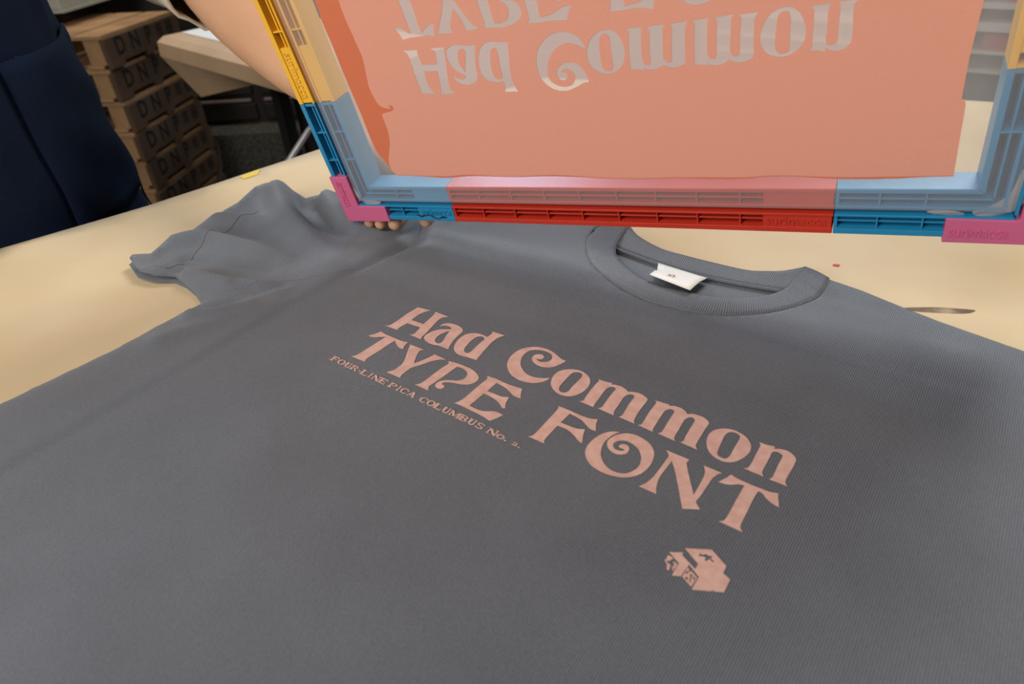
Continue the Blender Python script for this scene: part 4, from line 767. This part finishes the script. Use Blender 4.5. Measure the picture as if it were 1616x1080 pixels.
S0 = Vector((-.60, .02, .45)); CU = campt(352, -40, .695); ax = (CU - EL).normalized()
side_v = ax.cross(Z).normalized(); up_v = side_v.cross(ax)
mid = Vector((-.60, .055, .44)).lerp(EL, .55)
d1 = (EL - S0).normalized(); s1 = d1.cross(X).normalized(); u1 = s1.cross(d1)
slv = loft('sleeve', [(S0, s1 * .075, u1 * .075), (mid, s1 * .074, u1 * .072), (EL + Vector((0, 0, .004)), (s1 + side_v).normalized() * .074, (u1 + up_v).normalized() * .072), (CU, side_v * .064, up_v * .056)], M['cream_cloth'], .0035, parent=person, wr=.08)
R0 = Vector((-.62, -.25, .45)); R2_ = Vector((-.655, -.39, .20)); d2 = (R2_ - R0).normalized(); s2_ = d2.cross(X).normalized(); u2 = s2_.cross(d2)
loft('sleeve', [(R0, s2_ * .075, u2 * .07), (R0.lerp(R2_, .5), s2_ * .075, u2 * .07), (R2_, s2_ * .08, u2 * .075)], M['cream_cloth'], .0035, parent=person, wr=.06)
for sgn in (-1, 1):
    yy = -.13 + sgn * .09
    loft('trouser_leg', [((-.62, yy - sgn * .01, .02), X * .10, Y * .09), ((-.615, yy, -.40), X * .075, Y * .075), ((-.635, yy, -.80), X * .062, Y * .062)], M['trouser'], parent=person, wr=.06)
    loft('shoe', [((-.655, yy, -.835), Vector((.001, 0, .03)), Y * .028), ((-.63, yy, -.835), Z * .037, Y * .038), ((-.56, yy, -.845), Z * .028, Y * .042), ((-.50, yy, -.855), Z * .018, Y * .036), ((-.485, yy, -.858), Z * .004, Y * .012)], M['black'], 0, parent=person)
AP = [((-.60, -.12, .38), X * .14, Y * .13), ((-.605, -.10, .25), X * .155, Y * .195), ((-.61, -.095, .12), X * .162, Y * .198), ((-.61, -.093, -.02), X * .168, Y * .210), ((-.60, -.09, -.20), X * .182, Y * .222), ((-.60, -.09, -.42), X * .19, Y * .235)]
apr = loft('apron', AP, M['navy'], .003, 60, -125, 125, person, .035, sub=8); apr['label'] = 'navy blue cotton apron'
def ap_pt(a, z, offs=0.):
    for i in range(len(AP) - 1):
        if AP[i][0][2] >= z >= AP[i + 1][0][2]: break
    t = (AP[i][0][2] - z) / (AP[i][0][2] - AP[i + 1][0][2]); c = Vector(AP[i][0]).lerp(Vector(AP[i + 1][0]), t); u = AP[i][1].lerp(AP[i + 1][1], t); v = AP[i][2].lerp(AP[i + 1][2], t)
    ra = math.radians(a); ring = (i + t) * 8
    w = 1 + .035 * noise.noise(Vector((math.cos(ra) * 2.2, math.sin(ra) * 2.2, ring * .22)) * 1.6)
    d = u * math.cos(ra) + v * math.sin(ra); return c + d * w + d.normalized() * offs
def ap_patch(name, corner, m, offs, lab, n=14):
    """patch on the apron between four (angle, height) corners"""
    vs = []; fs = []
    for i in range(n + 1):
        for j in range(n + 1):
            s, t = i / n, j / n
            a = (corner[0][0] * (1 - s) + corner[1][0] * s) * (1 - t) + (corner[3][0] * (1 - s) + corner[2][0] * s) * t
            z = (corner[0][1] * (1 - s) + corner[1][1] * s) * (1 - t) + (corner[3][1] * (1 - s) + corner[2][1] * s) * t
            vs.append(ap_pt(a, z, offs + .002 * (1 - t) * math.sin(math.pi * s)))
    for i in range(n):
        for j in range(n): fs.append((i * (n + 1) + j, i * (n + 1) + j + 1, (i + 1) * (n + 1) + j + 1, (i + 1) * (n + 1) + j))
    o = mesh(name, vs, fs, m, None, True); s = o.modifiers.new('thickness', 'SOLIDIFY'); s.thickness = .0025; rel(o, apr); o['label'] = lab; return o
ap_patch('pocket', [(24, .148), (76, .158), (80, -.02), (22, -.03)], M['navy'], .004, 'navy side pocket')
b = MB(); b.tube([ap_pt(30 + 46 * k / 24, .15 - .0 * k - .23 * (k / 24) ** 1.1, .0055) for k in range(25)], .0013, 6); o = b.build('seam', M['navy_seam'], None, True); rel(o, apr)

# ------------------------------------------------------------------ pallets
PX = Vector((-2.228, .885, FLOOR)); dirx = Vector((-.4975, .8675, 0)).normalized(); PL_, PD_, PH_ = .478, .62, .109
rzp = math.atan2(dirx.y, dirx.x)
def pallet(first=True):
    r = empty('pallet', tuple(PX), rzp)
    L, D, h = PL_, PD_, PH_ - .003
    b = MB()       # deck boards run along x; y inward (local +y is away from the camera)
    for k in range(5): b.box(0, L, .004 + k * (D / 5), (k + 1) * D / 5 - .01, h - .012, h)
    b.build('deck_boards', M['pallet'], r, bevel=.001)
    b = MB()
    for k in range(3): b.box(0, L, k * (D - .09) / 2 + (.03 if k == 0 else 0), k * (D - .09) / 2 + .09, 0, .011)
    b.build('bottom_boards', M['pallet'], r, bevel=.001)
    b = MB(); z0, z1 = .011, h - .012
    n1, n2, n3, n4 = .16 * L, .46 * L, .58 * L, .90 * L
    poly = [(0, 0), (n1, 0), (n1, .015), (n2, .015), (n2, 0), (n3, 0), (n3, .015), (n4, .015), (n4, 0), (L, 0), (L, h - .0125), (0, h - .0125)]
    b.prism(poly, -.006, .012, lambda x, y, z: (x, z, y))
    o = b.build('lettered_side_board', M['pallet_side'], r); o['label'] = 'dark side board with stencilled letters'
    for y in (.5 * D, D - .05):
        b = MB(); b.box(0, L, y - .02, y + .02, z0, z1); b.build('stringer', M['pallet'], r)
    for x in (.004, L - .07):
        for y in (.016, D / 2 - .045, D - .1): b = MB(); b.box(x, x + .065, y, y + .060, z0, z1); b.build('block', M['pallet'], r, bevel=.002)
    for ch_, cx_, sz in (('D', .16, .078), ('N', .35, .078), ('P', .54, .078), ('市', .70, .052), ('谷', .85, .052)):
        me = text_mesh(ch_, sz, .0, bold=.0014 if sz > .06 else .001)
        remap(me, lambda x, y, z: (L * cx_ + x, -.0068, h * .575 + y * 1.05))
        link('stencil_letter', me, M['black_ink'], r)
    return r
PLAB = ['topmost wooden pallet in the dark stack behind, with stencilled letters', 'wooden pallet second from the top of the lettered stack', 'wooden pallet third from the top of the lettered stack', 'wooden pallet fourth from the top, in the middle of the lettered stack', 'wooden pallet fifth from the top of the lettered stack', 'wooden pallet just above the bottom one of the lettered stack', 'wooden pallet at the bottom of the lettered stack, on the carpet']
def copy_tree(o, parent=None):
    c = o.copy(); col.objects.link(c); c.parent = parent
    for ch in [q for q in o.children]: copy_tree(ch, c)
    return c
p0 = pallet(); n = 7
for k in range(n):
    q = p0 if k == 0 else copy_tree(p0)
    q.location = PX + Vector((.004 * math.sin(k * 2.3), .004 * math.cos(k * 3.1), PH_ * k)); tag(q, PLAB[n - 1 - k], 'pallet', 'stencilled pallets in one stack')

# grey machine on the pallets
PT = FLOOR + PH_ * n
mc = campt(100, 24, 1).copy()
def at_az(px, py, D):
    r = R1.T @ np.array([(px - 808) / 1060, (py - 540) / 1060, 1.]); h = math.hypot(r[0], r[1]); return Vector(CAM_C) + Vector(r) * (D / h)
m0 = at_az(100, 24, 3.12); m1_ = at_az(187, 2, 3.42)
ex = Vector((m1_.x - m0.x, m1_.y - m0.y, 0)); lx = .42; ex.normalize(); ey = Vector((-ex.y, ex.x, 0))
if ey.dot(Vector((-1, 0, 0))) < 0: ey = -ey
mach = empty('machine', (m0.x, m0.y, PT)); tag(mach, 'pale grey metal machine on short black feet on top of the pallet stack', 'machine')
MBase = PT + .046
def mfn(x, y, z): return tuple(Vector((m0.x, m0.y, MBase + z)) + ex * x + ey * y)
b = MB(); b.box(0, lx, 0, .40, 0.006, .34, mfn); rel(b.build('housing', M['machine'], None, bevel=.004), mach)
b = MB(); b.box(-.008, lx + .008, -.012, .41, -.003, .006, mfn); rel(b.build('base_flange', M['machine'], None), mach)
for x, y in ((.30, .05), (.03, .34), (.38, .34), (.05, .08)):
    b = MB(); b.box(x - .022, x + .022, y - .022, y + .022, -.046, -.003, mfn); rel(b.build('foot', M['black'], None), mach)

# ------------------------------------------------------------------ second papered table
ZT = -.06
def at_z(px, py, z):
    r = R1.T @ np.array([(px - 808) / 1060, (py - 540) / 1060, 1.]); return Vector(CAM_C) + Vector(r) * ((z - CAM_C.z) / r[2])
c0 = at_z(258, 58, ZT); c1 = at_z(425, 100, ZT); c2 = at_z(322, 44, ZT)
e1 = (c1 - c0); e1.normalize(); e2 = Vector((-e1.y, e1.x, 0))
if e2.y < 0: e2 = -e2
e2 = (c2 - c0).normalized()
side_t = empty('side_table', tuple(c0 + e1 * .4 + e2 * .25) [:2] + (FLOOR,)); tag(side_t, 'side table behind the arm with brown paper hanging off its corner', 'table')
def tf(a, c_, z): return tuple(Vector((c0.x, c0.y, 0)) + e1 * a + e2 * c_ + Vector((0, 0, z)))
b = MB(); b.box(.008, .66, .008, .40, ZT - .03, ZT - .002, tf); rel(b.build('tabletop', M['pallet'], None), side_t)
for a, c_ in ((.05, .30), (.62, .30), (.05, .38), (.62, .38)):
    b = MB(); q = Vector(tf(a, c_, 0)); b.box(q.x - .02, q.x + .02, q.y - .02, q.y + .02, FLOOR, ZT - .03); rel(b.build('leg', M['black']), side_t)
# paper: top, rounded front fold, hanging flap
ln = (Vector((c1.x, c1.y, 0)) - Vector((c0.x, c0.y, 0))).length
outn = -e2
rows = []
NW = 24
g1 = at_az(318, 153, 2.16); g2 = at_az(425, 127, 1.77); g2b = g2 + (g2 - g1) * .6
for k in range(NW + 1):
    t = k / NW; a = t * ln * 1.5
    top = Vector(tf(a, .38, ZT + .001)); edge = Vector(tf(a, .0, ZT + .001)); r1_ = Vector(tf(a, -.022, ZT - .010)); r2_ = Vector(tf(a, -.026, ZT - .045))
    low_ = (g1 + (g2 - g1) * (t * 1.5)) if True else g1
    if t * 1.5 < .0: low_ = r2_
    rows.append([top, Vector(tf(a, .2, ZT + .001)), edge, r1_, r2_, r2_.lerp(low_, .35), r2_.lerp(low_, .7), low_])
vs = [p for r in rows for p in r]; w = 8; fs = [(i * w + j, i * w + j + 1, (i + 1) * w + j + 1, (i + 1) * w + j) for i in range(NW) for j in range(w - 1)]
o = mesh('brown_paper', vs, fs, M['paper_brown'], None, False); s = o.modifiers.new('thickness', 'SOLIDIFY'); s.thickness = .001
tag(o, 'brown wrapping paper folded over the side table with a hanging corner', 'paper')
# thin white sheets lying on it
w0 = at_z(312, 46, ZT + .004); 
b = MB(); b.box(0, .26, 0, .18, 0, .003, lambda x, y, z: tuple(Vector((w0.x, w0.y, ZT + .0025 + z)) + e1 * x + e2 * (y - .05))); tag(b.build('white_sheets', M['label']), 'few white sheets lying on the brown paper under the sleeve', 'paper')

# ------------------------------------------------------------------ carpeted step, dark panelled cabinet, cable, chair
q0 = at_az(300, 215, 3.42); q1 = at_az(500, 213, 3.22); dd = (Vector((q1.x, q1.y, 0)) - Vector((q0.x, q0.y, 0))).normalized(); nn = Vector((-dd.y, dd.x, 0))
if nn.x > 0: nn = -nn
STZ = CAM_C.z - .279 * 3.35
def sf(a, c_, z): return tuple(Vector((q0.x, q0.y, 0)) + dd * a + nn * c_ + Vector((0, 0, z)))
b = MB(); b.box(-1.2, 2.4, 0, 1.2, FLOOR, STZ, sf); struct('trim_1', b, M['carpet'])
cab = empty('panelled_cabinet', tuple(Vector(sf(.6, .4, STZ)))); tag(cab, 'black brown panelled cabinet standing behind the pallets and the side table', 'cabinet')
b = MB(); b.box(-1.0, 2.2, .17, .7, STZ, STZ + 1.6, sf); rel(b.build('carcass', M['panel']), cab)
for a0_ in (-.3, .32, .94, 1.56):
    b = MB(); b.box(a0_, a0_ + .58, .150, .17, STZ + .02, STZ + .095, sf); rel(b.build('lower_panel', M['panel'], None, bevel=.006), cab)
    b = MB(); b.box(a0_, a0_ + .58, .150, .17, STZ + .135, STZ + 1.2, sf); rel(b.build('upper_panel', M['panel'], None, bevel=.006), cab)
    b = MB(); b.box(a0_ + .01, a0_ + .57, .138, .15, STZ + .107, STZ + .119, sf); rel(b.build('moulding', M['moulding'], None, bevel=.002), cab)
b = MB(); pc_ = [at_az(x, y, D) for x, y, D in ((330, 212, 3.36), (340, 222, 3.30), (346, 238, 3.22), (349, 260, 3.14), (349, 290, 3.05), (346, 330, 2.95))]
for p in pc_[2:]: p.z = max(p.z, FLOOR + .004)
b.tube(pc_, .0045, 8); tag(b.build('cable', M['black'], None, True), 'thin dark cable drooping over the carpeted step beside the pallets', 'cable')
ch = empty('chair', tuple(at_az(470, 225, 1.5))[:2] + (FLOOR,)); tag(ch, 'chair with bent chrome tube legs beyond the table, mostly behind the arm', 'chair')
cp = at_az(488, 205, 1.5); cq = at_az(457, 253, 1.5)
def chrome(pts, name):
    L = [Vector(p) for p in pts]; b = MB(); b.tube(L, .0068, 12); return rel(b.build(name, M['steel'], None, True), ch)
sidew = Vector((.35, .25, 0))
cdir = (cq - cp)
pts = [cq + cdir * 4.0, cq + cdir * 2, cq, cp + cdir * .15, cp, cp - cdir * .25 + Vector((.01, .01, .0)), cp - cdir * .45 + Vector((.035, .03, .0)), cp + Vector((.03, .10, .05)), cp + Vector((.05, .28, .06))]
for p in pts: p.z = max(p.z, FLOOR + .012)
chrome(pts, 'leg')
pts2 = [p + Vector((.26, .05, 0)) for p in pts]; chrome(pts2, 'leg')
sc_ = pts[-2] + Vector((.14, .20, .01))
b = MB(); b.box(sc_.x - .16, sc_.x + .16, sc_.y - .16, sc_.y + .16, sc_.z, sc_.z + .04); rel(b.build('seat', M['black'], None, bevel=.01), ch)

# ------------------------------------------------------------------ shelving seen through the gauze at the right
rk = empty('shelving_unit', (.2, 2.75, FLOOR)); tag(rk, 'pale shelving unit far behind the table, seen through the clear mesh', 'shelf')
for z0, z1, dy in ((-.225, -.205, 0), (-.300, -.270, 0), (-.375, -.365, 0), (-.44, -.434, 0), (.05, .08, 0), (-.70, -.68, 0)):
    b = MB(); b.box(-.9, 1.3, 2.84, 2.95, z0, z1); rel(b.build('shelf_board', M['white_shelf'], None), rk)
for x in (-.9, .105, 1.28):
    b = MB(); b.box(x, x + .02, 2.84, 2.95, FLOOR, .5); rel(b.build('upright', M['red_box'], None), rk)
b = MB(); b.box(-.9, 1.3, 2.95, 2.97, FLOOR, .5); rel(b.build('back_board', M['grey_wall'], None), rk)
for k, (x, z, w, h) in enumerate(((-.5, -.205, .3, .16), (.2, -.205, .25, .12), (.6, -.205, .3, .18), (.16, -.365, .30, .06))):
    b = MB(); b.box(x, x + w, 2.86, 2.94, z, z + h); tag(b.build('storage_box', M['red_box'], None, bevel=.003), ['faded red box at the left of the upper shelf', 'low faded red box by the shelf upright', 'tallest faded red box at the right of the upper shelf', 'flat faded red box on a lower shelf'][k], 'box', 'red boxes on the shelving')
